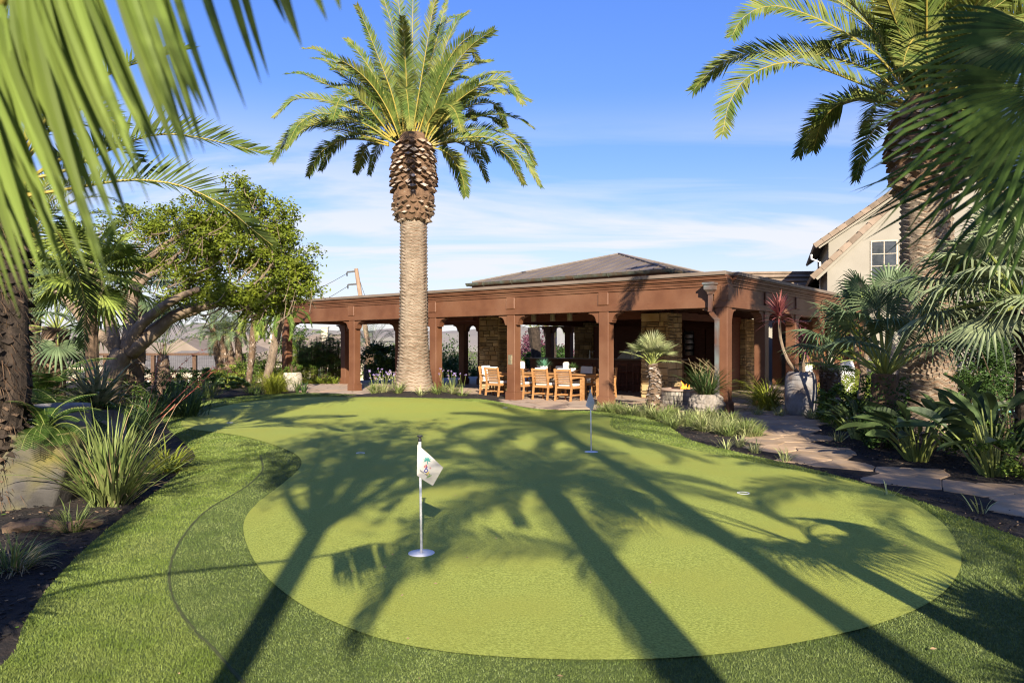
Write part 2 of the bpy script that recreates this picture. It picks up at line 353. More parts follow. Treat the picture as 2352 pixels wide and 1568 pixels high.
# ground: a garden terrace that falls away to the valley behind the fence
def edge_y(x): return 33 + 22/(1+math.exp(-max(-40,min(40,(x-4)/3))))
def T(x, y):
    d = y - edge_y(x); dl = -26 - x
    d = max(d, dl)
    if d <= 0: return -.02
    t = min(1, d/16); t = t*t*(3-2*t)
    return -.02 - 6.5*t - 6*min(1, max(0, (d-16)/300))
def grid(xs, ys, zf):
    mb = MB(); nx, ny = len(xs), len(ys)
    mb.add([(x,y,zf(x,y)) for y in ys for x in xs], [(j*nx+i,j*nx+i+1,(j+1)*nx+i+1,(j+1)*nx+i) for j in range(ny-1) for i in range(nx-1)]); return mb
xs = [-5000,-2500,-1200,-500,-200,-100] + [x for x in range(-60,61,3)] + [100,200,500,1200,2500,5000]
ys = [-3000,-600,-120,-40,-20] + [y for y in range(-10,91,3)] + [120,170,260,420,800,1600,3000,6500]
M['ground'] = mat('dry_ground', (.15,.12,.06), (.10,.11,.045), scale=.15, rough=1, c3=(.20,.16,.09), s3=.02)
struct('ground', grid(xs, ys, T), M['ground'], True)
# mulch beds
M['mulch'] = mat('black_bark_mulch', (.010,.009,.0085), (.035,.028,.024), scale=28, rough=.95, bump=1.0, bscale=45, c3=(.045,.03,.022), s3=6, bdist=.04)
def zm(x, y):
    return .012 + .31*gauss(x,y,-3.0,22.3,1.8,1.1) + .03*noise.noise(V((x*1.3,y*1.3,0))) * (0 if -4.6 < x < 6.5 and 3 < y < 20 else 1)
mulch_poly = [(-27,-9),(25,-9),(25,54),(14,50),(3,33),(-27,32.5)]
struct('mulch_bed', sheet([V((*p,0)) for p in [(-27,-9),(0,-9),(25,-9),(25,20),(22,40),(3,32.8),(-12,32.6),(-27,32.5)]], .7, zm, 0), M['mulch'], True)
# turf
def turfmat(name, a, b, c, sc, bump, rough=.75):
    return mat(name, a, b, scale=sc, rough=rough, bump=bump, bscale=sc*1.6, c3=c, s3=.9, spec=.25, bdist=.02)
M['turf_fringe'] = turfmat('fringe_turf', (.095,.135,.028), (.14,.19,.045), (.12,.15,.04), 55, .9)
M['turf_green'] = turfmat('putting_turf', (.19,.222,.03), (.365,.405,.08), (.295,.31,.05), 70, .6)
struct('turf_fringe', sheet(fringe_poly, .45, zg, 0, .06), M['turf_fringe'], True)
COL_ = SEAM + [(620,1680)]
collar_poly = [P(*p) for p in [(640,1032)]+SEAM] + [V((-.9,1.2,0)), V((1.5,1.2,0)), V((2.3,3.0,0)), P(2345,1400), P(2330,1290), P(2180,1215), P(2070,1160)] + [P(1950,1180)]
struct('turf_collar', sheet([V((p.x,p.y,0)) for p in collar_poly], .45, zg, .0025), mat('collar_turf', (.07,.10,.022), (.105,.14,.034), scale=55, rough=.75, bump=.9, bscale=88, spec=.25), True)
struct('putting_green', sheet(green_poly, .35, zg, .011), M['turf_green'], True)
# seam of the fringe turf : a thin dark groove strip
sp = [P(*p) for p in SEAM]; sp = spline(sp, 90); mb = MB()
for p in sp: p.z = zg(p.x,p.y)+.006
mb.ribbon([p+V((rnd.uniform(-.004,.004),rnd.uniform(-.004,.004),0)) for p in sp], [rnd.uniform(.008,.02) for _ in sp], [((sp[min(i+1,89)]-sp[max(i-1,0)]).cross(V((0,0,1)))).normalized() for i in range(90)])
struct('turf_seam', mb, mat('seam_soil', (.05,.06,.02), (.07,.08,.025), scale=30, rough=1))
# blades of the longer fringe turf
def blades():
    rs = np.random.RandomState(3); vs = []; 
    gp = np.array([(p.x,p.y) for p in green_poly]); fp = np.array([(p.x,p.y) for p in fringe_poly])
    def inm(px, py, poly):
        c = np.zeros(len(px), bool); n = len(poly); j = n-1
        for i in range(n):
            xi, yi = poly[i]; xj, yj = poly[j]
            m = ((yi > py) != (yj > py)) & (px < (xj-xi)*(py-yi)/(yj-yi+1e-12)+xi); c ^= m; j = i
        return c
    cp = np.array([(p.x,p.y) for p in collar_poly])
    N0 = 1000000
    y = 2.7*np.exp(rs.rand(N0)*math.log(24/2.7)); x = (rs.rand(N0)*2-1)*.80*y
    keep = inm(x,y,fp) & ~inm(x,y,gp); x = x[keep]; y = y[keep]
    sx = np.array([(p.x,p.y) for p in sp]); dm = np.min(np.hypot(x[:,None]-sx[None,::3,0], y[:,None]-sx[None,::3,1]),1) if False else None
    ok = np.ones(len(x),bool)
    for i in range(0,89):
        ax,ay = sx[i]; bx,by = sx[i+1]; u = np.clip(((x-ax)*(bx-ax)+(y-ay)*(by-ay))/((bx-ax)**2+(by-ay)**2),0,1); ok &= np.hypot(x-ax-u*(bx-ax), y-ay-u*(by-ay)) > .014
    x = x[ok]; y = y[ok]; inc = inm(x,y,cp)
    for nm,sel,mt,lb in (('grass',~inc,leafmat('turf_blade', (.112,.158,.027), (.18,.228,.052), island=.3, transl=.2, c3=(.16,.195,.05)),'long-bladed green synthetic turf of the outer lawn'),('grass',inc,leafmat('collar_blade', (.085,.122,.026), (.145,.182,.05), island=.4, transl=.15, spec=.3),'darker green synthetic turf collar round the pale putting surface')):
        blade_mesh(nm, x[sel], y[sel], mt, lb, rs)
def blade_mesh(nm, x, y, mt, lb, rs):
    n = len(x); h = (.009+.011*rs.rand(n))*(1+.35*np.clip((y-6)/10,0,1)); w = (.0022+.0014*rs.rand(n))*np.clip(y/3.2,1,4.5)
    z = np.array([zg(a,b) for a,b in zip(x,y)]) - .003
    th = rs.rand(n)*6.283; le = rs.rand(n)*.9; la = rs.rand(n)*6.283
    dx = np.cos(th)*w; dy = np.sin(th)*w
    tx = x+np.cos(la)*h*le; ty = y+np.sin(la)*h*le
    A = np.stack([x-dx,y-dy,z],1); B = np.stack([x+dx,y+dy,z],1); C = np.stack([tx,ty,z+h],1)
    co = np.stack([A,B,C],1).reshape(-1).astype(np.float32)
    me = bpy.data.meshes.new('grass'); me.vertices.add(3*n); me.vertices.foreach_set('co', co)
    me.loops.add(3*n); me.loops.foreach_set('vertex_index', np.arange(3*n,dtype=np.int32))
    me.polygons.add(n); me.polygons.foreach_set('loop_start', np.arange(0,3*n,3,dtype=np.int32)); me.polygons.foreach_set('loop_total', np.full(n,3,np.int32))
    me.update(); me.validate()
    me.materials.append(mt)
    o = bpy.data.objects.new('grass', me); COL.objects.link(o); tag(o, lb, 'grass', kind='stuff')
blades()
# patio: one flagstone sheet running under the pavilion
PA = [(-6.4,24.6),(-5.4,24.6),(-4.6,24.2),(-3,23.9),(-1.7,23.2),(-1.0,22.4),(-.5,21.2),(0,19.9),(.9,18.4),(2.2,18.5),(3.4,17.9),(4.6,17.6),(5.6,16.6),(6.3,16.4),(7.8,17.4),(9,17),(14,20),(16,30),(14,40),(2,44),(-4,36),(-9.5,33),(-10.2,30.5),(-8.6,27)]
def stonemat(name, sc, a, b, c, joint):
    m = mat(name, a, b, scale=1.4, rough=.85, bump=.0); nt = m.node_tree; N = nt.nodes.new; L = nt.links.new; bs = nt.nodes[m['_b']]
    tc = N('ShaderNodeTexCoord'); nz = N('ShaderNodeTexNoise'); nz.inputs['Scale'].default_value = 1.5; L(tc.outputs['Object'], nz.inputs[0])
    ad = N('ShaderNodeMix'); ad.data_type = 'VECTOR'; ad.inputs[0].default_value = .18; L(tc.outputs['Object'], ad.inputs[4]); L(nz.outputs[1], ad.inputs[5])
    vo = N('ShaderNodeTexVoronoi'); vo.feature = 'DISTANCE_TO_EDGE'; vo.inputs['Scale'].default_value = sc; L(ad.outputs[1], vo.inputs['Vector'])
    vc = N('ShaderNodeTexVoronoi'); vc.inputs['Scale'].default_value = sc; L(ad.outputs[1], vc.inputs['Vector'])
    st = N('ShaderNodeMapRange'); L(vo.outputs['Distance'], st.inputs[0]); st.inputs[1].default_value = .015; st.inputs[2].default_value = .04
    old = bs.inputs['Base Color'].links[0].from_socket
    sx = N('ShaderNodeSeparateXYZ'); L(vc.outputs['Color'], sx.inputs[0])
    m1 = N('ShaderNodeMix'); m1.data_type = 'RGBA'; L(sx.outputs[0], m1.inputs[0]); L(old, m1.inputs[6]); m1.inputs[7].default_value = (*c,1)
    m2 = N('ShaderNodeMix'); m2.data_type = 'RGBA'; L(st.outputs[0], m2.inputs[0]); m2.inputs[6].default_value = (*joint,1); L(m1.outputs[2], m2.inputs[7])
    L(m2.outputs[2], bs.inputs['Base Color'])
    n4 = N('ShaderNodeTexNoise'); n4.inputs['Scale'].default_value = 9; n4.inputs['Detail'].default_value = 8; L(tc.outputs['Object'], n4.inputs[0])
    sm = N('ShaderNodeMath'); sm.operation = 'MULTIPLY_ADD'; L(n4.outputs[0], sm.inputs[0]); sm.inputs[1].default_value = .5; L(st.outputs[0], sm.inputs[2])
    bp = N('ShaderNodeBump'); bp.inputs['Strength'].default_value = .5; bp.inputs['Distance'].default_value = .015; L(sm.outputs[0], bp.inputs['Height']); L(bp.outputs[0], bs.inputs['Normal'])
    return m
M['patio'] = stonemat('flagstone_paving', 1.5, (.40,.27,.18), (.47,.34,.24), (.36,.285,.22), (.22,.16,.115))
struct('patio', sheet(closed([V((*p,0)) for p in PA], 4), 1.2, lambda x,y: .03, 0, .06), M['patio'])
# stepping-stone path
PL = [(1690,965),(1738,985),(1742,1005),(1760,1042),(1850,1067),(2000,1102),(2150,1137),(2352,1182),(2700,1260)]
PR = [(2800,1215),(2352,1124),(2220,1105),(2100,1084),(2000,1056),(1908,1031),(1882,1000),(1862,965),(1800,945),(1720,945)]
path_poly = [P(*p) for p in PL+PR]
def clip(poly, a, n):                                   # keep the side where (p-a).n <= 0
    out = []
    for i in range(len(poly)):
        p, q = poly[i], poly[(i+1)%len(poly)]; dp, dq = (p-a).dot(n), (q-a).dot(n)
        if dp <= 0: out.append(p)
        if (dp < 0 < dq) or (dq < 0 < dp): out.append(p+(q-p)*(dp/(dp-dq)))
    return out
mb = MB(); sites = []; rp = random.Random(4)
for i in range(-30, 50):
    for j in range(-6, 60):
        x = 3 + i*.80 + (j%2)*.40 + rp.uniform(-.28,.28); y = 6.5 + j*.52 + rp.uniform(-.2,.2); sites.append(V((x,y)))
for s0 in sites:
    if not inside(s0, path_poly): continue
    poly = [s0+V(d) for d in ((-2,-2),(2,-2),(2,2),(-2,2))]
    for t in sites:
        if t is s0 or (t-s0).length > 2.6: continue
        n = (t-s0).normalized(); poly = clip(poly, (s0+t)/2 - n*.007, n)
    if len(poly) < 3: continue
    pp = []
    for i in range(len(poly)):                          # knock the corners off and roughen the edges
        p, q = poly[i], poly[(i+1)%len(poly)]
        for u in (.08,.36,.64,.92):
            pp.append(p.lerp(q,u)+V((rp.uniform(-.012,.012),rp.uniform(-.012,.012))))
    h = rp.uniform(.022,.03); c = sum(pp, V((0,0)))/len(pp)
    k = len(pp); vs = [(*p,0) for p in pp]+[(*p,h-.008) for p in pp]+[(*(c+(p-c)*.965),h) for p in pp]
    mb.add(vs, [(i,(i+1)%k,k+(i+1)%k,k+i) for i in range(k)]+[(k+i,k+(i+1)%k,2*k+(i+1)%k,2*k+i) for i in range(k)]+[tuple(range(2*k,3*k))])
M['pathstone'] = mat('path_flagstone', (.35,.235,.135), (.44,.31,.195), scale=3, rough=.85, bump=.5, bscale=10, island=.18, c3=(.29,.215,.15), s3=1.5)
struct('stone_path', mb, M['pathstone'])
# bark chips, dry leaves over the beds near the camera
def chips():
    mb = MB(); rc = random.Random(11); n = 0
    regions = [((-6.5,2.6),(-1.6,10.5)),((2.3,5.6),(8.5,14.5)),((-4.8,20.9),(-1.0,23))]
    for (x0,y0),(x1,y1) in regions:
        k = 9000 if y0 < 8 else 900
        for _ in range(k):
            x = rc.uniform(x0,x1); y = rc.uniform(y0,y1)
            if abs(x) > .82*y+.3 or inside((x,y),fringe_poly) or inside((x,y),path_poly): continue
            l = rc.uniform(.012,.045); w = l*rc.uniform(.2,.5); a = rc.uniform(0,6.28); t = V((math.cos(a),math.sin(a),rc.uniform(-.35,.35))).normalized()
            c = V((x,y,zm(x,y)+rc.uniform(.002,.014))); r_ = rc.random()
            mb.beam(c-t*l/2, c+t*l/2, w, .006, 1 if r_ < .06 else (2 if r_ < .09 else 0))
    o = struct('bark_chips', mb, [mat('bark_chip', (.012,.011,.010), (.04,.033,.028), scale=9, rough=.9, island=.5), mat('pale_chip', (.16,.10,.06), (.26,.18,.11), scale=9, island=.4), M['leaf_mid']], kind='stuff')
    tag(o, 'loose black bark mulch chips with pale splinters on the beds', 'mulch')
chips()
# far hills
mb = MB(); hx = list(range(-2600, 1500, 60)); prof = lambda x: 95+40*noise.noise(V((x*.0011,3.1,0)))+22*noise.noise(V((x*.004,1.7,0)))+9*noise.noise(V((x*.012,.3,0)))
rows = [(2300,0),(2500,.45),(2800,.8),(3100,1.0),(3400,.85),(3900,0)]
mb.add([(x, y+60*noise.noise(V((x*.003,y,0))), -14+(prof(x)+10*noise.noise(V((x*.01,y*.01,5)))*(h>0))*h) for y,h in rows for x in hx],
       [(j*len(hx)+i,j*len(hx)+i+1,(j+1)*len(hx)+i+1,(j+1)*len(hx)+i) for j in range(len(rows)-1) for i in range(len(hx)-1)])
M['hill'] = mat('dry_hill_grass', (.235,.20,.175), (.19,.172,.155), scale=.006, rough=1, c3=(.25,.23,.18), s3=.004)
struct('hills', mb, M['hill'], True)

# dry bits lying on the turf
mb = MB(); rl = random.Random(17)
for _ in range(70):
    y = 3.2*math.exp(rl.random()*1.7); x = rl.uniform(-.62,.66)*y
    if not inside((x,y),fringe_poly): continue
    a = rl.uniform(0,6.28); l = rl.uniform(.012,.035); d = V((math.cos(a),math.sin(a),rl.uniform(-.2,.3)))*l; s_ = V((-d.y,d.x,0))*rl.uniform(.2,.4); c = V((x,y,zg(x,y)+.012+(0 if inside((x,y),green_poly) else .016)))
    mb.add([c-d*.5,c+s_,c+d*.5,c-s_+V((0,0,.004))],[(0,1,2,3)],0)
tag(struct('leaf_litter', mb, mat('dry_leaf_bit',(.26,.17,.08),(.36,.26,.15),island=.4), kind='stuff'), 'small dry leaf bits scattered on the turf', 'leaf litter')
# ------------------------------------------------ pavilion (local x runs along the front towards the corner, y into the building)
PC = V((5.14, 17.55, .03)); PROT = math.atan2(-.6227, .7825)
def PW(a, b, z=0.0): return PC + V((-.7825*a+.6236*b, .6227*a+.7817*b, z))
pav = thing('pavilion', 'brown open-sided garden pavilion with square posts, panelled fascia and a hipped metal roof', 'pavilion', PC, PROT)
def stone_face(mb, x0, x1, z0, z1, org, ux, out, rs, hmin=.09, hmax=.24, dep=.035):
    z = z0
    while z < z1-.02:
        h = min(rs.uniform(hmin,hmax), z1-z); 
        if z1-z-h < .06: h = z1-z
        x = x0
        while x < x1-.01:
            w = min(rs.uniform(h*.9,h*2.6), x1-x)
            if x1-x-w < .08: w = x1-x
            sub = [(z,h)] if rs.random() < .72 or h < .13 else [(z,h*.48),(z+h*.5,h*.5)]
            for zz, hh in sub:
                d = dep*rs.uniform(.6,1.2); g = .007; b = .012
                a0 = org+ux*(x+g)+V((0,0,zz+g)); a1 = org+ux*(x+w-g)+V((0,0,zz+g)); a2 = org+ux*(x+w-g)+V((0,0,zz+hh-g)); a3 = org+ux*(x+g)+V((0,0,zz+hh-g))
                i0, i1, i2, i3 = a0+out*d+ux*b+V((0,0,b)), a1+out*d-ux*b+V((0,0,b)), a2+out*d-ux*b-V((0,0,b)), a3+out*d+ux*b-V((0,0,b))
                J = lambda p: p+V((rs.uniform(-.006,.006),rs.uniform(-.006,.006),rs.uniform(-.006,.006)))
                vs = [a0-out*.01,a1-out*.01,a2-out*.01,a3-out*.01,J(i0),J(i1),J(i2),J(i3)]
                mb.add(vs, [(4,5,6,7),(0,1,5,4),(1,2,6,5),(2,3,7,6),(3,0,4,7)], 0)
            x += w
        z += h
def stone_pier(mb, x0, y0, x1, y1, z0, z1, seed):
    rs = random.Random(seed); mb.box((x0+.01,y0+.01,z0),(x1-.01,y1-.01,z1),1)
    stone_face(mb,0,x1-x0,z0,z1,V((x0,y0,0)),V((1,0,0)),V((0,-1,0)),rs); stone_face(mb,0,y1-y0,z0,z1,V((x1,y0,0)),V((0,1,0)),V((1,0,0)),rs)
    stone_face(mb,0,x1-x0,z0,z1,V((x1,y1,0)),V((-1,0,0)),V((0,1,0)),rs); stone_face(mb,0,y1-y0,z0,z1,V((x0,y1,0)),V((0,-1,0)),V((-1,0,0)),rs)
def bracket_prof():                                     # outline of the corbel (out, down)
    pts = [(0,0),(.33,0),(.33,.045),(.29,.05)]
    for k in range(9):
        th = R(90*k/8); pts.append((.09+.19*math.cos(th)*1.0*1, .06+.17*(1-math.cos(R(90)-th)) if False else .055+.16*math.sin(th)))
    pts = [(0,0),(.34,0),(.34,.05),(.30,.055)] + [(.11+.19*(1-math.sin(R(90*k/8))), .06+.19*(1-math.cos(R(90*k/8)))) for k in range(9)] + [(.09,.255),(.09,.30),(0,.30)]
    return pts
def make_post(name, x, y, h, dirs, s=.30, label=None):
    mb = MB(); mb.box((x-s/2,y-s/2,.25),(x+s/2,y+s/2,h),0,.012)
    p = part(name, mb, M['brown'], pav, label=label)
    b = MB(); e = .035; b.box((x-s/2-e,y-s/2-e,-.02),(x+s/2+e,y+s/2+e,.235),0,.008); b.box((x-s/2-e*.5,y-s/2-e*.5,.235),(x+s/2+e*.5,y+s/2+e*.5,.262),0,.006)
    part('base', b, M['brown'], p)
    for dx, dy in dirs:
        k = MB(); pr = bracket_prof(); o = V((x+dx*(s/2+.001), y+dy*(s/2+.001), h)); n = V((-dy,dx,0))
        wv = s*.38; m = len(pr)
        vs = [o+V((dx,dy,0))*u - V((0,0,1))*w + n*wv for u,w in pr]+[o+V((dx,dy,0))*u - V((0,0,1))*w - n*wv for u,w in pr]
        fs = [(i,(i+1)%m,m+(i+1)%m,m+i) for i in range(m)]
        # side faces as a fan of quads between the wall line and the outline
        fs += [tuple(range(m-1,-1,-1)), tuple(range(m,2*m))]
        k.add(vs, fs); part('bracket', k, M['brown'], p)
    return p
ZB = 2.53                                              # underside of the fascia
FRONT = [0, 3.3, 6.5, 9.75, 13.85, 18.0]
SIDE = [2.6, 5.2, 7.9, 10.5, 13.2]
for i, a in enumerate(FRONT):
    d = [(1,0),(-1,0)] if 0 < i < 5 else ([(-1,0),(0,1)] if i == 0 else [(1,0),(0,1)])
    q = make_post('post', -a, 0, ZB, d)
    if i == 2:
        k = MB(); k.box((-a-.10,-.158,1.05),(-a+.06,-.151,1.34),0,.003); k.box((-a-.075,-.166,1.08),(-a+.035,-.158,1.31),0,.003)
        pl = part('wall_plate', k, M['bronze'], q); k = MB(); k.lathe([(.03,0),(.035,.006),(.02,.012),(.018,.012)],18,c=(0,0,0)); k.xf(Matrix.Translation((-a-.02,-.166,1.20))@Matrix.Rotation(R(90),4,'X'))
        k.box((-a-.045,-.170,1.265),(-a+.005,-.166,1.275)); part('valve', k, M['bronze'], pl)
for b in SIDE: make_post('post', 0, b, ZB, [(0,1),(0,-1)])
for a, b in ((18.0,2.9),(14.7,3.0),(14.0,6.0),(13.1,6.2),(12.6,10.4),(11.8,10.8)): make_post('post', -a, b, ZB, [(1,0),(-1,0)])
def fascia(name, x0, x1, y, flip, blocks):
    # panelled beam: x along, outer face at y=0 facing -y; flip = turned round the corner
    T_ = (lambda p: V((-p[1], -p[0], p[2]))) if flip else (lambda p: V(p))
    def B(mb, lo, hi, bev=.004):
        a, b_ = T_(lo), T_(hi); mb.box(tuple(a), tuple(b_), 0, bev)
    o = .17
    mb = MB(); B(mb,(x0,-o,ZB),(x1,o,ZB+.15)); B(mb,(x0+.0,-o+.035,ZB+.15),(x1,o-.02,ZB+.52)); B(mb,(x0,-o+.005,ZB+.52),(x1,o-.03,ZB+.58))
    f = part(name, mb, M['brown'], pav)
    c = MB(); B(c,(x0-.02,-o-.02,ZB+.58),(x1,o-.04,ZB+.63),.006); B(c,(x0-.045,-o-.045,ZB+.63),(x1,o-.05,ZB+.67),.01); B(c,(x0-.085,-o-.085,ZB+.67),(x1,o-.06,ZB+.735),.015); B(c,(x0-.11,-o-.11,ZB+.735),(x1,o-.07,ZB+.775),.006)
    part('cornice', c, M['brown'], f)
    k = MB(); B(k,(x0-.15,-o-.15,ZB+.775),(x1,o+.1,ZB+.862),.006); part('coping', k, M['coping'], f)
    for bx in blocks:
        k = MB(); lo = T_((bx-.17,-o-.012,ZB+.155)); hi = T_((bx+.17,-o+.036,ZB+.515)); k.box(tuple(lo),tuple(hi),0,.03); part('panel_block', k, M['brown'], f)
    return f
fascia('fascia', -18.25, .17, 0, False, [-a for a in FRONT[1:5]]+[-17.95])
# side fascia: along +y at x=0 facing +x -> use mapping (x along -> -y)
fascia('fascia', -14.0, -.145, 0, True, [-b for b in SIDE])
mb = MB(); mb.box((-.17,-.17,ZB+.152),(.172,.18,ZB+.53)); mb.box((-.02,-.182,ZB+.15),(.182,-.02,ZB+.52),0,.02); part('corner_block', mb, M['brown'], pav)
# left return of the gallery
mb = MB(); mb.box((-18.25,.18,ZB),(-17.93,3.2,ZB+.58)); mb.box((-18.32,.18,ZB+.585),(-17.9,3.3,ZB+.77)); part('fascia', mb, M['brown'], pav)
mb = MB(); mb.box((-17.9,2.88,ZB),(-10.7,3.16,ZB+.5)); mb.box((-16.5,5.9,ZB),(-11,6.15,ZB+.5)); mb.box((-16.5,3.17,ZB+.02),(-16.3,5.88,ZB+.5)); part('rear_beam', mb, M['brown_dark'], pav)
# flat gallery roof and ceiling boards
mb = MB(); mb.box((-18.1,.10,ZB+.66),(-.05,3.3,ZB+.80)); mb.box((-3.35,3.31,ZB+.66),(-.05,14,ZB+.80)); mb.box((-16.4,3.31,ZB+.66),(-10.7,12,ZB+.80)); part('flat_roof', mb, M['coping'], pav)
mb = MB()
for k in range(24):
    x = -18 + k*.78; mb.box((x,.172,ZB+.12),(x+.1,2.86 if x < -10.6 else 2.98,ZB+.30))
for k in range(14):
    y = 3.4+k*.75; mb.box((-3.2,y,ZB+.12),(-.18,y+.1,ZB+.3))
mb.box((-18.05,.17,ZB+.60),(-.16,3.25,ZB+.655)); mb.box((-3.3,3.26,ZB+.60),(-.16,13.9,ZB+.655)); mb.box((-16.3,3.26,ZB+.60),(-10.7,11.9,ZB+.655))
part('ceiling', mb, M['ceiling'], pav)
# hall: stone piers, header beams, roof
for i, (a, b) in enumerate(((10.15,3.6),(3.45,3.55),(3.45,9.9),(10.15,9.9))):
    mb = MB(); stone_pier(mb,-a-.45,b-.45,-a+.45,b+.45,0,2.62 if i else 2.75,20+i); part('stone_pier', mb, [M['ledge'],M['mortar']], pav)
mb = MB(); mb.box((-10.55,3.30,2.45),(-3.05,3.56,3.2)); mb.box((-10.55,9.95,2.45),(-3.05,10.2,3.2)); mb.box((-10.4,3.58,2.45),(-10.16,9.93,3.2)); mb.box((-3.42,3.58,2.45),(-3.18,9.93,3.2))
part('header_beam', mb, M['brown_dark'], pav)
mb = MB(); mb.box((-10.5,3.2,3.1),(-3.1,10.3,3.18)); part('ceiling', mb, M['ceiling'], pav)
mb = MB(); mb.box((-10.3,3.32,3.2),(-3.3,10.2,3.86)); part('clerestory', mb, M['brown'], pav)
def hip():
    x0,x1,y0,y1 = -10.75,-2.95,2.9,10.7; ze = 3.93; ap = V(((x0+x1)/2,(y0+y1)/2,5.06)); cs = [V((x0,y0,ze)),V((x1,y0,ze)),V((x1,y1,ze)),V((x0,y1,ze))]
    mb = MB(); mb.add(cs+[ap]+[c-V((0,0,.09)) for c in cs], [(0,1,4),(1,2,4),(2,3,4),(3,0,4),(0,5,6,1),(1,6,7,2),(2,7,8,3),(3,8,5,0),(8,7,6,5)])
    rf = part('hip_roof', mb, M['metalroof'], pav)
    sm = MB()
    for i in range(4):
        a, b = cs[i], cs[(i+1)%4]; n = 17
        for k in range(1,n):
            u = k/n; p = a.lerp(b,u); hh = 1-abs(2*u-1); md = (a+b)/2; q = p + (ap-md)*hh
            sm.beam(p+V((0,0,.012)), q+V((0,0,.012)), .022, .034)
        sm.beam(a+V((0,0,.02)), ap+V((0,0,.02)), .10, .05)
    part('seams', sm, M['metalroof'], rf)
    g = MB()
    for i in range(4):                                  # half-round copper gutter with brackets
        a, b = cs[i], cs[(i+1)%4]; t = (b-a).normalized(); o = V((t.y,-t.x,0)); prof = [(math.cos(R(180+15*k))*.085, math.sin(R(180+15*k))*.095) for k in range(13)]
        vs = []
        for c, s_ in ((a,-1),(b,1)):
            base = c + o*.09 + t*s_*.17 + V((0,0,-.045))
            vs += [base+o*(-u)+V((0,0,w)) for u,w in prof]
        m = len(prof); g.add(vs, [(k,k+1,m+k+1,m+k) for k in range(m-1)])
        g.tube([a+o*.178-t*.17+V((0,0,-.04)), b+o*.178+t*.17+V((0,0,-.04))], .014, 6)
        for k in range(6):
            p = a.lerp(b,(k+.5)/6)+o*.09+V((0,0,-.045)); g.tube([p+o*math.cos(R(th))*.10+V((0,0,math.sin(R(th))*.108)) for th in range(180,361,30)], .012, 5)
    part('gutter', g, M['copper'], rf)
    f = MB()
    for i in range(4):
        a, b = cs[i], cs[(i+1)%4]; t = (b-a).normalized(); o = V((t.y,-t.x,0))
        f.beam(a-o*.02+V((0,0,-.18)), b-o*.02+V((0,0,-.18)), .05, .18)
    part('eave_board', f, M['brown'], rf)
hip()
# leader head and downspout at the front corner
mb = MB(); cx, cy = -.22, -.30
def fr4(z, hw, hd): return [(cx-hw,cy-hd,z),(cx+hw,cy-hd,z),(cx+hw,-.175,z),(cx-hw,-.175,z)]
lv = [fr4(3.13,.15,.13),fr4(3.08,.15,.13),fr4(3.06,.12,.10),fr4(2.96,.12,.10),fr4(2.90,.065,.05),fr4(2.85,.055,.04)]
mb.add(sum(lv,[]), [(3,2,1,0)][:0]+[(0,1,2,3)]+[(i*4+j,(i+1)*4+j,(i+1)*4+(j+1)%4,i*4+(j+1)%4) for i in range(5) for j in range(4)])
lead = part('leader_head', mb, M['spout'], pav)
mb = MB(); mb.beam((cx,cy+.03,2.86),(cx,cy+.03,2.42),.095,.075,up=V((0,1,0))); mb.beam((cx,cy+.03,2.42),(cx+.14,cy+.09,2.24),.095,.075,up=V((0,1,0)))
mb.beam((cx+.14,cy+.09,2.25),(cx+.14,cy+.09,.02),.095,.075,up=V((0,1,0)))
for z in (2.43,2.23,1.6,.7): mb.box((cx+(.14 if z<2.3 else 0)-.055,cy+(.09 if z<2.3 else .03)-.045,z),(cx+(.14 if z<2.3 else 0)+.055,cy+(.09 if z<2.3 else .03)+.045,z+.03))
part('downspout', mb, M['spout'], lead)
for a in (6.88,6.14,5.5):
    mb = MB(); mb.lathe([(.085,0),(.085,.30),(.0,.30)],20,c=(-a,1.5,2.38)); mb.tube([(-a,1.5,2.66),(-a,1.5,3.2)],.012,6); part('ceiling_light', mb, M['bronze'], pav)
# back walls of the bar, cabinets
mb = MB(); mb.box((-9.65,9.5,0),(-3.95,9.7,2.44)); w = part('wood_wall', mb, M['brown_dark'], pav); mb = MB(); mb.box((-3.35,7.4,0),(-3.2,9.4,2.44)); part('wood_wall', mb, M['brown_dark'], pav)
mb = MB(); mb.box((-3.4,13.5,0),(-1.2,13.7,2.6)); mb.box((-.85,13.5,0),(.1,13.7,2.6)); mb.box((-1.2,13.5,2.1),(-.85,13.7,2.6)); part('end_wall', mb, M['brown'], pav)
for x in (-7.0,-6.2,-5.0,-4.55):
    mb = MB(); wd = .72 if x > -6.3 and x < -6 else .40
    mb.box((x,9.44,.1),(x+wd,9.49,2.3),0,.006); mb.box((x+.06,9.425,.2),(x+wd-.06,9.44,1.0),0,.006); part('cabinet_door', mb, M['brown_dark'], w)
mb = MB(); mb.box((-5.42,9.40,1.25),(-5.06,9.47,2.2),0,.004); gc = part('glass_cabinet', mb, M['glass'], w)
mb = MB(); rg = random.Random(2)
for zz in (1.35,1.58,1.80,2.02):
    for k in range(7): mb.lathe([(.016,0),(.004,.01),(.004,.05),(.02,.06),(.024,.11),(.018,.13)],8,c=(-5.39+k*.05,9.375,zz))
part('glassware', mb, M['glass'], gc)
mb = MB(); mb.box((-6.2,9.36,.1),(-5.5,9.43,2.1),0,.01); rfz = part('refrigerator', mb, M['brown_dark'], w)
mb = MB(); mb.tube([(-5.9,9.31,.9),(-5.9,9.31,1.9)],.014); mb.tube([(-5.8,9.31,.9),(-5.8,9.31,1.9)],.014); part('handle', mb, M['steel'], rfz)
mb = MB(); mb.box((-2.1,13.44,.02),(-1.3,13.49,2.1),0,.006); mb.box((-2.0,13.42,.15),(-1.4,13.44,.9),0,.004); part('door', mb, M['teak'], pav)
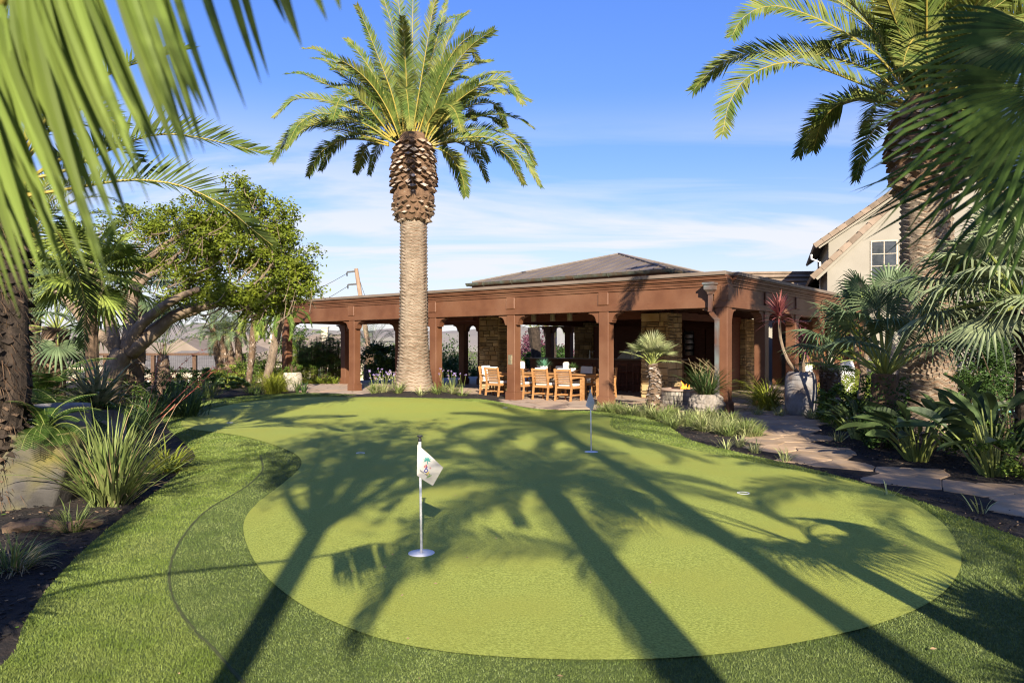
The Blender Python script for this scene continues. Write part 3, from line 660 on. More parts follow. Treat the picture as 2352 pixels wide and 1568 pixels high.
mb = MB(); mb.box((-3.0,13.44,.02),(-2.2,13.49,2.1),0,.006); part('door', mb, M['black'], pav)
# ------------------------------------------------ bar counter, stools, things on it
bar = thing('bar_counter', 'long dark wood bar counter with a polished stone top under the pavilion', 'bar', PW(7.2,6.4), PROT)
mb = MB(); mb.box((-3.3,-.3,0),(3.0,.35,1.10))
for k in range(9): mb.box((-3.22+k*.69,-.33,.12),(-2.62+k*.69,-.301,.98),0,.012)
part('body', mb, M['brown_dark'], bar)
mb = MB(); mb.box((-3.45,-.52,1.101),(3.15,.42,1.15),0,.01); part('top', mb, M['counter'], bar)
mb = MB(); mb.tube(spline([(1.25,.0,1.15),(1.25,0,1.42),(1.33,0,1.5),(1.43,0,1.43),(1.43,0,1.36)],16),.014,8); part('faucet', mb, M['steel'], bar)
mb = MB(); mb.lathe([(.03,0),(.03,.12),(.018,.14),(.018,.30)],12,c=(-.75,.1,1.15)); mb.tube([(-.75,.1,1.38),(-.55,.1,1.42)],.012); mb.tube([(-.62,.1,1.4),(-.62,.1,1.33)],.01); part('beer_tap', mb, M['steel'], bar)
g = thing('grill_hood', 'silver grill cover on the bar counter seen beside the post with the palm shadow', 'grill', PW(6.1,6.25,1.152), PROT)
mb = MB(); mb.add([(-.42,-.2,0),(.16,-.2,0),(.16,.25,0),(-.42,.25,0),(-.13,-.08,.34),(.10,-.08,.34),(.10,.2,.34),(-.13,.2,.34)],[(3,2,1,0),(4,5,6,7),(0,1,5,4),(1,2,6,5),(2,3,7,6),(3,0,4,7)]); part('cover', mb, M['alu'], g)
mb = MB(); n = 14; pr = [(.18+.26*(1-math.cos(R(90*k/n))) if False else .18+.25*math.sin(R(90*k/n)), .27*math.cos(R(90*k/n))) for k in range(n+1)]
mb.add([(x,-.2,z) for x,z in pr]+[(.18,-.2,0)]+[(x,.22,z) for x,z in pr]+[(.18,.22,0)], [tuple(range(n+2))]+[tuple(range(2*n+3,n+1,-1))]+[(k+1,k,n+2+k,n+3+k) for k in range(n)]); part('lid', mb, M['alu'], g)
def stool():
    t = thing('bar_stool', 'x', 'bar stool', (0,0,0), 0, 'dark wooden bar stools')
    mb = MB(); mb.box((-.21,-.2,.68),(.21,.2,.72),0,.012); part('seat', mb, M['brown_dark'], t)
    for x in (-.19,.19):
        for y in (-.18,.18):
            mb = MB(); mb.box((x-.02,y-.02,0),(x+.02,y+.02,.68 if y > 0 else 1.0)); part('leg', mb, M['brown_dark'], t)
    mb = MB(); mb.box((-.17,-.19,.93),(.17,-.165,1.0),0,.006); mb.box((-.17,-.19,.78),(.17,-.165,.80)); part('backrest', mb, M['brown_dark'], t)
    mb = MB(); mb.box((-.17,-.185,.22),(.17,-.16,.26)); mb.box((-.17,.16,.22),(.17,.185,.26)); mb.box((-.2,-.16,.3),(-.175,.16,.33)); mb.box((.175,-.16,.3),(.2,.16,.33)); part('stretcher', mb, M['brown_dark'], t)
    return t
st = stool(); SL = ['dark wooden bar stool behind the right end of the dining table','dark wooden bar stool just right of the post with the palm shadow','dark wooden bar stool tucked against the stone pier behind the small fan palm','dark wooden bar stool behind the middle of the dining table','dark wooden bar stool beside the fire pit flame']
for i, (a, b) in enumerate(((6.6,5.55),(5.89,5.55),(5.25,5.5),(7.3,5.5),(3.89,5.6))):
    o = st if i == 0 else dup(st, (0,0,0)); o.location = PW(a,b); o.rotation_euler.z = PROT; o['label'] = SL[i]
# ------------------------------------------------ dining set
tb = thing('dining_table', 'long golden teak dining table on the patio', 'table', PW(6.5,1.62), PROT)
mb = MB()
for k in range(7): mb.box((-1.85,-.5+k*.1435,.725),(1.85,-.5+k*.1435+.1405,.757),0,.004)
part('tabletop', mb, M['teak'], tb)
for x in (-1.68,1.68):
    for y in (-.4,.4):
        mb = MB(); c = [(-.05,-.05),(.05,-.05),(.05,.05),(-.05,.05)]
        mb.add([(x+u*.62,y+v*.62,0) for u,v in c]+[(x+u,y+v,.66) for u,v in c],[(3,2,1,0),(4,5,6,7),(0,1,5,4),(1,2,6,5),(2,3,7,6),(3,0,4,7)]); part('leg', mb, M['teak'], tb)
mb = MB()
for y in (-.42,.42): mb.box((-1.7,y-.014,.64),(1.7,y+.014,.722))
for x in (-1.7,1.7): mb.box((x-.014,-.4,.64),(x+.014,.4,.722))
part('apron', mb, M['teak'], tb)
def chair():
    t = thing('dining_chair', 'x', 'chair', (0,0,0), 0, 'teak chairs round the dining table')
    w = .27
    for x in (-w,w):                                   # rear legs run up as back posts, gently raked
        mb = MB(); pts = [V((x,-.30,0)),V((x,-.24,.40)),V((x,-.255,.56)),V((x,-.33,.93))]
        for i in range(3): mb.beam(pts[i]-V((0,0,.004)), pts[i+1]+V((0,0,.004)), .042, .055, up=V((0,1,0)))
        part('leg', mb, M['teak'], t)
        mb = MB(); mb.box((x-.02,.22,0),(x+.02,.27,.64)); part('leg', mb, M['teak'], t)
        mb = MB(); q = spline([V((x*1.04,-.27,.655)),V((x*1.08,-.05,.668)),V((x*1.08,.14,.665)),V((x*1.04,.30,.645))],8)
        for i in range(7): mb.beam(q[i], q[i+1], .055, .026)
        part('armrest', mb, M['teak'], t)
    mb = MB(); mb.box((-w+.02,.225,.36),(w-.02,.255,.42)); mb.box((-w+.02,-.25,.36),(w-.02,-.22,.42))
    for x in (-w,w): mb.box((x-.013,-.22,.36),(x+.013,.22,.42))
    for k in range(6): mb.box((-w+.02,-.19+k*.07,.415),(w-.02,-.14+k*.07,.43))
    part('seat_frame', mb, M['teak'], t)
    mb = MB()
    for k in range(8):
        z = .50+k*.052; y = -.238-.075*(z-.5)/.43*1.15; hh = .03 if k < 7 else .06
        mb.box((-w+.02,y-.011,z),(w-.02,y+.011,z+hh),0,.003)
    part('backrest', mb, M['teak'], t)
    mb = MB(); mb.box((-w+.02,.205,.14),(w-.02,.235,.18)) if False else None
    for x in (-w,w): mb.box((x-.013,-.26,.15),(x+.013,.22,.195))
    mb.box((-w+.014,-.02,.155),(w-.014,.015,.19)); part('stretcher', mb, M['teak'], t)
    mb = MB(); mb.box((-.245,-.20,.432),(.245,.25,.50),0,.028); part('seat_cushion', mb, M['cushion'], t)
    mb = MB(); mb.box((-.22,-.04,0),(.22,.045,.45),0,.03); mb.xf(Matrix.Translation((0,-.185,.505))@Matrix.Rotation(R(10),4,'X')); part('back_cushion', mb, M['cushion'], t)
    return t
ch = chair()
CH = [(5.02,.72,0,'teak chair with its slatted back to the lawn, nearest the right table leg'),(5.86,.74,0,'teak chair with its slatted back to the lawn, in front of the middle potted plant'),
      (6.78,.72,.06,'teak chair half hidden behind the right side of the post with the bronze plate'),(7.72,.74,-.05,'teak chair with its slatted back showing just left of the post with the bronze plate'),
      (8.62,1.5,-1.5,'teak chair at the left end of the table against the stone pier'),(7.52,2.6,math.pi,'far-side teak chair behind the left candle jar'),
      (6.73,2.6,math.pi+.05,'far-side teak chair behind the middle potted plant'),(5.75,2.6,math.pi,'far-side teak chair behind the right candle jar'),
      (4.95,2.55,math.pi-.1,'far-side teak chair with a loose pillow, cut by the post right of the table')]
for i, (a, b, rz, lb) in enumerate(CH):
    o = ch if i == 0 else dup(ch, (0,0,0)); o.location = PW(a,b); o.rotation_euler.z = PROT+rz; o['label'] = lb
mb = MB(); pts = []
for j in range(7):
    for i in range(9):
        u, v = i/4-1, j/3-1; hgt = .07*(1-abs(u)**2.5)*(1-abs(v)**2.5)
        pts.append((u*.2*(1-.06*(1-abs(v))), hgt, v*.2))
mb.add(pts+[(p[0],-p[1],p[2]) for p in pts], [(j*9+i,j*9+i+1,(j+1)*9+i+1,(j+1)*9+i) for j in range(6) for i in range(8)]+[(63+j*9+i,63+(j+1)*9+i,63+(j+1)*9+i+1,63+j*9+i+1) for j in range(6) for i in range(8)])
mb.xf(Matrix.Rotation(R(-25),4,'X')); solo('pillow', mb, M['cushion'], 'loose square white pillow lying on the far-side chair at the right', 'pillow', PW(4.93,2.5,.70), PROT+2.6, smooth=True)
# ------------------------------------------------ plant builders
Z = V((0,0,1))
def frond(mb, pts, L, n=80, w=.028, r0=.035, v0=35, v1=12, f0=65, f1=28, start=.13, droop=.12, jit=.10, rs=rnd, bare=True, tipk=.35, sidek=(1,1), face=0.0):
    """a feather leaf along pts: slot 0 stalk, slot 1 leaflets"""
    q = spline(pts, 18); mb.tube(q, [r0*(1-.85*(i/17)**.8)*(1.5 if i == 0 else 1) for i in range(18)], 6, 0)
    q = spline(pts, n+1)
    for i in range(int(n*start), n+1):
        t = i/n; T_ = (q[min(i+1,n)]-q[max(i-1,0)]).normalized()
        N_ = (Z - T_*Z.dot(T_)); N_ = N_.normalized() if N_.length > .05 else V((0,-1,0)); 
        if face:
            C_ = V((0,-1,.1)); C_ = C_-T_*C_.dot(T_)
            if C_.dot(N_) < 0: C_ = -C_
            if C_.length > .25: N_ = (N_*(1-face)+C_.normalized()*face).normalized()
        S_ = T_.cross(N_)
        u = (t-start)/(1-start)
        ll = L*(min(1,.35+2.6*u) if u < .25 else 1-(1-tipk)*((u-.25)/.75)**1.8)
        fa = R(f0+(f1-f0)*u); va = R(v0+(v1-v0)*u)
        for sgn in (1,-1):
            a = fa+rs.uniform(-jit,jit); v = va+rs.uniform(-jit,jit)*1.6
            d = (T_*math.cos(a)+(S_*(sgn*math.cos(v))+N_*math.sin(v))*math.sin(a)).normalized()
            l = ll*rs.uniform(.86,1.08)*sidek[0 if sgn > 0 else 1]; 
            wv = (T_-d*T_.dot(d)); wv = (wv.normalized()+N_*rs.uniform(-.5,.5)).normalized() if wv.length > .05 else S_
            p0 = q[i]; p1 = p0+d*l*.45-Z*(droop*l*.12); p2 = p0+d*l-Z*(droop*l)
            ww = w*rs.uniform(.8,1.15)
            mb.add([p0-wv*ww*.25,p0+wv*ww*.25,p1+wv*ww*.5,p1-wv*ww*.5,p2], [(0,1,2,3),(3,2,4)], 1)
        if i == n:
            mb.add([q[n]-S_*w*.4,q[n]+S_*w*.4,q[n]+T_*L*tipk], [(0,1,2)], 1)
def fan(mb, hub, D, N_, Rr, n=26, spread=300, join=.45, droop=.15, pleat=.05, w=1.0, rs=rnd, stalk=None, sr=.012, tipw=.3):
    """a palmate leaf: slot 0 stalk, slot 1 blade"""
    D = D.normalized(); N_ = (N_-D*N_.dot(D)).normalized(); S_ = D.cross(N_)
    if stalk is not None: mb.tube(spline(stalk,8), [sr*(1.5-.7*i/7) for i in range(8)], 6, 0)
    da = R(spread)/n
    for i in range(n):
        a = R(-spread/2)+(i+.5)*da; e = lambda x: D*math.cos(x)+S_*math.sin(x)
        r = Rr*(1-.22*abs(a)/R(180))*rs.uniform(.9,1.06); d = e(a); r1 = r*join; hw = r1*math.tan(da/2)*1.02*w; sd = e(a+math.pi/2)
        lift = N_*(pleat*r1)
        dr = lambda f: -Z*(droop*r*max(0,f-join*.8)**2*1.6) - N_*(.10*r*f*f)
        Lp = hub+d*r1-sd*hw+dr(join); Rp = hub+d*r1+sd*hw+dr(join); C = hub+d*r1+lift*.8+dr(join)
        m = (1+join)/2; L2 = hub+d*r*m-sd*hw*.62+dr(m); R2 = hub+d*r*m+sd*hw*.62+dr(m); C2 = hub+d*r*m+lift*.5+dr(m); tp = hub+d*r+dr(1.0)*rs.uniform(.7,1.5)
        h2 = hub+d*r*.04
        mb.add([h2,Lp,C,Rp,L2,C2,R2,tp], [(0,1,2),(0,2,3),(1,4,5,2),(2,5,6,3),(4,7,5),(5,7,6)], 1)
def strap(mb, base, az, L, lean, droop, w, n=6, mi=0, rs=rnd, fold=False, tw=0.0):
    th = R(lean); p = V(base); h = V((math.cos(az),math.sin(az),0)); side = V((-h.y,h.x,0)); pts=[]; wid=[]
    for i in range(n+1):
        pts.append(p.copy()); u = i/n; wid.append(w*(.55+.45*min(1,u*4))*(1-max(0,(u-.45)/.55)**1.5)+.001)
        p = p + (h*math.sin(th)+Z*math.cos(th))*(L/n); th += R(droop)/n*(.35+1.3*u)
    sd = [(side*math.cos(tw*i/n)+Z*math.sin(tw*i/n)).normalized() for i in range(n+1)] if tw else side
    mb.ribbon(pts, wid, sd, mi)
def clump(mb, n, L, lean=(5,55), droop=(40,110), w=.012, r=.06, rs=rnd, mi=0, c=(0,0,0), seg=6, az=(0,6.283)):
    for _ in range(n):
        a = rs.uniform(*az); rr = r*math.sqrt(rs.random()); k = rs.random()
        strap(mb, (c[0]+rr*math.cos(a+rs.uniform(-1,1)), c[1]+rr*math.sin(a+rs.uniform(-1,1)), c[2]-.01), a, L*rs.uniform(.55,1.05), lean[0]+(lean[1]-lean[0])*k, rs.uniform(*droop), w*rs.uniform(.7,1.2), seg, mi if not isinstance(mi,tuple) else rs.choice(mi), rs, tw=rs.uniform(-.6,.6))
def leaves(mb, pts, size, rs=rnd, mi=0, up=.3, asp=.42, dirs=None, sunny=0.0):
    for k, p in enumerate(pts):
        d = V((rs.gauss(0,1),rs.gauss(0,1),rs.gauss(0,.6)));
        if dirs is not None: d = d*.6+dirs[k]*1.2
        d.normalize(); n = V((rs.gauss(0,.7),rs.gauss(-sunny,.7),rs.gauss(up,.7))); s_ = d.cross(n)
        if s_.length < .05: s_ = V((1,0,0))
        s_.normalize(); l = size*rs.uniform(.6,1.25); w = l*asp; p = V(p); nn = s_.cross(d)
        mb.add([p-d*l*.5, p+s_*w*.5+nn*l*.06, p+d*l*.5, p-s_*w*.5+nn*l*.06], [(0,1,2,3)], mi)
def blob(n, c, r, rs=rnd, shell=.55):
    out = []
    for _ in range(n):
        d = V((rs.gauss(0,1),rs.gauss(0,1),rs.gauss(0,1))).normalized(); k = (shell+(1-shell)*rs.random()) if rs.random() < .75 else rs.random()**.5
        out.append(V((c[0]+d.x*r[0]*k, c[1]+d.y*r[1]*k, c[2]+d.z*r[2]*k)))
    return out
def clumps(nc, per, c, r, cr, rs=rnd, shell=.6):
    out = []
    for p in blob(nc, c, r, rs, shell):
        k = cr*rs.uniform(.6,1.3); out += blob(int(per*rs.uniform(.6,1.3)), p, (k,k,k*.75), rs, .2)
    return out
def shrub(name, label, cat, loc, r, n, size, m, group=None, nc=None, cr=None, asp=.45, up=.4):
    mb = MB(); nc = nc or 26; cr = cr or min(r)*.4
    pts = [p for p in clumps(nc, n/nc, (0,0,r[2]), r, cr) if p.z > .02]; leaves(mb, pts, size, asp=asp, up=up)
    t = thing(name, label, cat, loc, rnd.uniform(0,6), group)
    part('foliage', mb, m, t); s_ = MB()
    for k in range(7):
        a = rnd.uniform(0,6.28); s_.tube([(.05*math.cos(a),.05*math.sin(a),-.05),(r[0]*.4*math.cos(a),r[1]*.4*math.sin(a),r[2]*.9),(r[0]*.7*math.cos(a),r[1]*.7*math.sin(a),r[2]*1.5)],[.02,.014,.005],5)
    part('stem', s_, M['bark_dark'], t); return t
def scar_trunk(mb, path, rad, na=72, rows=150, pitch=.085, amp=.035, nsc=13, seed=1, mi=0):
    """date palm trunk with staggered leaf scars: rad(t) radius, path(t) centre"""
    rs = random.Random(seed); vs = []; fm = []; H = sum((path((i+1)/50)-path(i/50)).length for i in range(50))
    for j in range(rows+1):
        t = j/rows; c = path(t); r0 = rad(t); z = t*H
        for i in range(na):
            th = 2*math.pi*i/na; wob = .35*noise.noise(V((math.cos(th)*2.2,math.sin(th)*2.2,z*2.0)))
            row = z/pitch + .5*abs(((th/(2*math.pi)*nsc) % 1)*2-1)*1.1 + wob + .12*noise.noise(V((th*6,z*9,1)))
            fr = row % 1.0; saw = (fr**1.6)
            fm.append(1 if fr < .19+.14*noise.noise(V((th*5,z*4,3))) else 0)
            rr = r0 + amp*(saw-.5) + .012*noise.noise(V((th*4,z*5,7)))
            vs.append(c+V((math.cos(th)*rr, math.sin(th)*rr, 0)))
    fs = [(j*na+i, j*na+(i+1)%na, (j+1)*na+(i+1)%na, (j+1)*na+i) for j in range(rows) for i in range(na)]
    o_ = len(mb.f); mb.add(vs, fs, mi)
    for k in range(len(fs)): mb.m[o_+k] = fm[k]
def boots(mb, r_of, z0, z1, rows, per, size, rs, mi=(0,)):
    for k in range(rows):
        zk = z0+(z1-z0)*k/rows
        for i in range(per):
            z = zk+rs.uniform(-.035,.035); a = 2*math.pi*(i+.5*(k%2))/per+rs.uniform(-.05,.05); r = r_of((z-z0)/(z1-z0)); o = V((math.cos(a),math.sin(a),0)); s_ = V((-o.y,o.x,0))
            wd = size*rs.uniform(.65,1.15); h = size*rs.uniform(.36,.66); out = size*rs.uniform(.10,.40); a += rs.uniform(-.07,.07)
            c = o*r+V((0,0,z+rs.uniform(-.02,.02)))
            # a cut leaf base: diamond face looking outwards and slightly up
            f = c+o*out; up = Z*.86-o*.5+s_*rs.uniform(-.15,.15)
            A,B,C,D = f-s_*wd*.5, f-up*h*.55+o*.01, f+s_*wd*.5, f+up*h*.5
            base = [c-s_*wd*.5-o*.06-Z*.02, c-Z*h*.75-o*.06, c+s_*wd*.5-o*.06-Z*.02, c+Z*h*.3-o*.06]
            m_ = rs.choice(mi); mb.add([A,B,C,D]+base, [(3,0,1,2)], m_); mb.add([A,B,C,D]+base, [(0,4,5,1),(1,5,6,2),(2,6,7,3),(3,7,4,0)], mi[-1])
def rosette(c, k, n, L, el0, el1, rs, arc=1.0):
    """spread of feather-leaf spines round the crown centre, from upright to hanging"""
    out = []
    for i in range(n):
        u = (i+.5)/n; az = i*2.39996+rs.uniform(-.25,.25); el = R(el0+(el1-el0)*u+rs.uniform(-7,7)); l = L*rs.uniform(.85,1.08)
        o = V((math.cos(az),math.sin(az),0)); p = V(c)+o*k; pts = [p.copy()]; e = el; dr = R(75+45*u)*arc*rs.uniform(.8,1.2)
        for s_ in range(6):
            p = p+(o*math.cos(e)+Z*math.sin(e))*(l/6); e -= dr/6*(.35+.26*s_); pts.append(p.copy())
        out.append(pts)
    return out

# ------------------------------------------------ the big date palm on the mulch mound
def big_palm(loc, name, label, zb0, zb1, r_tr, r_bt, spines, extra, L, bseed, flare=1.5, wl=.036, n=125, lean=(0,0), seedoff=0):
    rs = random.Random(bseed); t = thing(name, label, 'palm tree', loc)
    mb = MB(); path = lambda u: V((lean[0]*u, lean[1]*u, u*zb0))
    def rad(u):
        z = u*zb0; return r_tr*(1+(flare-1)*math.exp(-z/.45)+.22*math.exp(-z/1.6))
    scar_trunk(mb, path, rad, rows=int(zb0*95), pitch=.105, amp=.055, nsc=9, seed=bseed)
    tr = part('trunk', mb, [M['bark_tan'], M['bootfibre']], t, True)
    mb = MB(); o = V((lean[0],lean[1],0))
    prof = lambda u: r_bt*(.80+.24*max(0.0,math.sin(math.pi*max(0,min(1,u*1.05))))**.8)
    mb.lathe([(r_tr*.95,zb0-.03)]+[(prof(k/14)*(.90 if k < 5 else .86)*(1+.03*math.sin(k*2.1)),zb0+.02+(zb1-zb0)*k/14) for k in range(15)]+[(r_bt*.5,zb1+.25)], 40, 2, c=o, jit=.05)
    b2 = MB(); boots(b2, lambda u: prof(u)*.86, zb0+.03, zb0+(zb1-zb0)*.40, 6, 15, .19, rs, (2,2,0)); 
    boots(b2, lambda u: prof(.4+.6*u)*.90, zb0+(zb1-zb0)*.40, zb1+.05, 11, 13, .27, rs, (0,1,1,0,2)); b2.xf(Matrix.Translation(o))
    mb.add(b2.v, [], 0); off = len(mb.v)-len(b2.v); mb.f += [tuple(i+off for i in f) for f in b2.f]; mb.m += b2.m
    part('boot_crown', mb, [M['boot'], M['shag'], M['bootfibre']], t)
    for sp in spines+extra:
        fb = MB(); frond(fb, sp, L*rs.uniform(.9,1.08), n=n, w=wl, r0=.027, rs=rs, v0=28, v1=8, f0=58, f1=36, droop=.08, face=rs.uniform(.35,.75), start=.10); part('frond', fb, [M['rachis'], M['date']], t)
    return t
PALM = V((X(950,22.5), 22.5, .22)); PD = 22.5
def zr(pts, conv, d0, ddep, loc):                      # spine from survey points with a run in depth
    out = []
    n = len(pts)
    for i, (a, b) in enumerate(pts):
        u = i/(n-1); x, y = conv(a,b); out.append(Q(x,y,d0+ddep*u**1.3)-loc)
    return out
cv = lambda a,b: (602.9+.32954*a, .32954*b)
FS = [([(900,985),(700,860),(420,790),(260,860),(185,990)],-1.0),([(880,1000),(560,905),(330,865),(180,950),(70,1120)],.8),([(880,1015),(700,975),(540,985),(400,1070),(322,1220)],1.2),([(870,1010),(790,1000),(715,1040),(650,1200)],2.0),
      ([(890,960),(640,770),(430,700),(230,690),(85,815)],-.6),([(900,950),(740,750),(620,660),(540,690),(492,830)],-2.8),([(900,950),(650,680),(450,590),(280,515),(165,515)],.6),([(930,950),(760,640),(560,470),(400,350),(290,340)],0.3),
      ([(920,960),(760,700),(600,560),(450,430),(348,405)],1.6),([(960,950),(860,690),(760,500),(660,350),(590,275)],.4),([(975,950),(900,650),(800,380),(700,130),(658,45)],-.5),([(985,940),(960,600),(920,260),(860,40),(800,-130)],1.0),
      ([(1000,940),(1000,600),(975,250),(940,-20),(890,-220)],.8),([(1020,940),(1040,600),(1045,250),(1050,-50),(1060,-300)],1.4),([(1010,960),(1010,700),(995,400),(985,220),(975,120)],-2.2),([(1040,950),(1090,650),(1140,350),(1190,60),(1240,-90)],-.4),
      ([(1040,950),(1120,620),(1200,330),(1250,130),(1280,10)],1.5),([(1060,950),(1150,700),(1270,340),(1350,160),(1435,85)],.2),([(1050,940),(1130,620),(1210,330),(1290,150),(1390,100)],2.2),([(1080,950),(1180,660),(1320,380),(1470,240),(1622,250)],-.7),
      ([(1080,960),(1180,700),(1320,420),(1440,340),(1508,430)],1.0),([(1150,960),(1310,740),(1530,580),(1700,570),(1812,720)],-.5),([(1140,970),(1300,760),(1480,620),(1600,590),(1690,655)],-1.6),([(1120,970),(1300,820),(1500,720),(1630,740),(1698,880)],1.6),
      ([(1130,980),(1280,840),(1380,750),(1440,760),(1480,840)],2.6),([(1090,980),(1180,810),(1270,730),(1340,770),(1390,915)],-2.6),([(1160,1020),(1380,965),(1600,965),(1800,1080),(1940,1300)],-.4),([(1160,1030),(1350,990),(1550,1000),(1720,1100),(1822,1280)],1.2),
      ([(1180,1030),(1260,1050),(1330,1110),(1390,1230),(1415,1360)],.6),([(1015,960),(1000,760),(985,650),(1005,640),(1030,890)],-3.2),([(1000,990),(1030,930),(1035,900)],-.3)]
sp = [zr(p, cv, PD, d, PALM) for p, d in FS[:-1]]
rs_ = random.Random(5)
ex = rosette((0,0,7.6), .35, 62, 4.0, 84, 0, rs_)
ex = [e for e in ex if e[-1].y > -1.2 and e[-1].z > 7.2]
big_palm(PALM, 'date_palm', 'tall date palm on the mulch mound before the pavilion, full crown against the sky', 5.30, 7.75, .41, .70, sp, ex, .50, 5)
# ------------------------------------------------ the second date palm, right
PR2 = V((X(2128,13.5), 13.5, 0)); cv2 = lambda a,b: (1550.4+.3662*a, .3662*b)
FS2 = [([(1480,620),(1280,360),(1000,170),(700,50),(540,50),(420,120),(360,225)],-.8),([(1450,650),(1200,540),(850,410),(650,400),(450,490),(340,650),(300,830)],-1.2),([(1460,620),(1200,430),(800,330),(450,340),(250,430),(120,560)],.9),
       ([(1420,665),(1200,630),(1050,645),(930,750),(868,935)],1.4),([(1540,640),(1420,240),(1340,20),(1250,-200)],-.8),([(1520,630),(1490,200),(1460,-60),(1420,-300)],.5),([(1500,640),(1350,330),(1150,100),(900,-60),(700,-90)],1.5),
       ([(1600,640),(1640,300),(1700,0),(1760,-300)],-1.4),([(1640,640),(1780,350),(1950,100),(2150,-50)],-.5),([(1680,660),(1850,500),(2100,380),(2350,420)],-.8),([(1700,680),(1900,600),(2150,640),(2350,850)],.5),([(1560,640),(1540,380),(1500,250),(1450,330),(1430,420)],-3.0),
       ([(1620,650),(1740,400),(1840,270),(1960,300),(2040,480)],-2.4),([(1580,640),(1600,250),(1640,-50),(1690,-250)],1.5),([(1700,690),(1850,700),(1980,820),(2050,1050)],1.0),([(1500,640),(1400,420),(1230,260),(1050,230),(880,330)],2.0)]
sp = [zr(p, cv2, 13.5, d, PR2) for p, d in FS2]
ex = rosette((0,0,6.15), .3, 40, 4.0, 82, -5, random.Random(9)); ex = [e for e in ex if e[-1].x > -1.5 or e[-1].z > 8.3]
big_palm(PR2, 'date_palm', 'massive date palm on the right, trunk half covered by blue fan palms', 4.45, 6.0, .42, .66, sp, ex, .62, 8, n=135, flare=1.15)
# ------------------------------------------------ date palm at the left edge
PL3 = V((X(-8,7.2), 7.2, 0)); cv3 = lambda a,b: (.3662*a, .3662*b)
t = thing('date_palm', 'shaggy date palm at the left edge, dark drooping feather fronds reaching over the lawn', 'palm tree', PL3)
mb = MB(); rs_ = random.Random(21); k = MB()
mb.tube([(-.02,0,-.1),(-.03,0,.5),(.04,0,1.2),(0,0,2.2),(-.08,0,3.3)],[.27,.24,.26,.27,.30],28,0,jit=.10)
boots(mb, lambda u:.245+.03*u, .1, 3.2, 30, 15, .11, rs_, (0,0,1,0)); part('trunk', mb, [M['bark_shade'], M['bark_dark']], t)
mb = MB()
for _ in range(1500):
    z = rs_.uniform(.1,3.3); a = rs_.uniform(0,6.28); p = V((.3*math.cos(a),.3*math.sin(a),z)); d = V((math.cos(a)*rs_.uniform(.1,.9),math.sin(a)*rs_.uniform(.1,.9),rs_.uniform(-1,.4)))*rs_.uniform(.08,.25)
    mb.ribbon([p,p+d*.5+V((0,0,.02)),p+d],[.008,.006,.001],V((-math.sin(a),math.cos(a),0)))
part('fibre', mb, leafmat('coarse_fibre',(.08,.045,.025),(.17,.11,.065)), t)
FS3 = [([(120,1130),(380,1080),(640,960),(900,862),(1100,842),(1350,885),(1530,930),(1700,965)],.9),([(150,1230),(460,1180),(700,1140),(900,1130),(1150,1170),(1400,1290),(1560,1420),(1710,1540)],.4),([(130,900),(330,700),(520,560),(700,460),(850,400),(1190,305)],1.2),
       ([(120,1000),(220,600),(300,250),(350,0),(380,-200)],.7),([(80,1000),(120,600),(60,250),(-60,0)],.3),([(100,1050),(260,780),(430,690),(600,700),(760,800)],-.4),([(140,1150),(360,1010),(560,930),(760,930),(880,1010)],1.8),([(140,1100),(260,800),(420,560),(560,420),(640,250)],1.9),([(120,1060),(300,830),(440,620),(520,380),(560,120)],1.0),
       ([(60,1000),(-100,700),(-350,520),(-700,520)],.2),([(80,1020),(20,760),(-150,420),(-400,200)],1.4),([(90,1000),(150,560),(230,130),(260,-150)],1.9)]
for p, d in FS3:
    fb = MB(); frond(fb, zr(p, cv3, 7.2, d, PL3), .42, n=74, w=.028, r0=.020, v0=40, v1=20, f0=62, f1=30, rs=rs_, start=.2, droop=.05, face=.55); part('frond', fb, [M['rachis'], M['date_dark']], t)
for p in rosette((-.08,0,3.3), .2, 22, 3.0, 75, -20, rs_):
    if p[-1].x > .5 or p[-1].y < -1.2: continue
    fb = MB(); frond(fb, p, .42, n=66, w=.026, r0=.020, v0=40, v1=20, f0=62, f1=30, rs=rs_, start=.2, droop=.05, face=.3); part('frond', fb, [M['rachis'], M['date_dark']], t)
# ------------------------------------------------ foreground frond hanging into the top left corner (out of focus)
rs_ = random.Random(31); FD = 1.02
tips = [(-30,560),(-5,640),(20,700),(46,732),(70,690),(100,640),(128,660),(152,655),(178,560),(205,640),(228,600),(252,690),(275,560),(300,520),(318,430),(345,470),(352,330),(382,410),(421,395),(440,400),(455,345),(470,352),(507,285),(566,252),(600,195),(618,178),(658,56),(694,110),(752,50),(783,26),(815,-20)]
tips = tips + [(x+6+rs_.uniform(-8,8), y*rs_.uniform(.7,.98)) for x,y in tips[:22]] + [(x+12, y*.72) for x,y in tips[1:16:1]] + [(x-9, y*.82) for x,y in tips[2:20:2]]
NT = V((-2.7,.05,0)); vis = spline([Q(-330,330,1.18), Q(-120,150,1.10), Q(60,-60,1.04), Q(260,-190,1.0), Q(520,-190,.98), Q(700,-120,.98), Q(860,-10,.99)], 80)
spine = spline([NT+V((.1,.02,2.0)), NT+V((.5,.45,2.02)), vis[0]], 12)[:-1] + vis[::2]; n_ = len(spine)
base = NT; t0 = thing('date_palm', 'date palm beside the camera whose blurred bright frond hangs into the top left', 'palm tree', base)
mb = MB(); mb.tube([(0,0,-.1),(.03,0,1.0),(.02,0,2.05)],[.13,.12,.14],14,jit=.08); boots(mb, lambda u:.115, .1, 2.0, 20, 9, .08, random.Random(2), (0,0)); part('trunk', mb, M['bark_dark'], t0)
mb = MB(); mb.tube([p-base for p in spine], [.013*(1-.8*i/(n_-1))+.002 for i in range(n_)], 7); part('stalk', mb, M['rachis'], t0, True)
mb = MB()
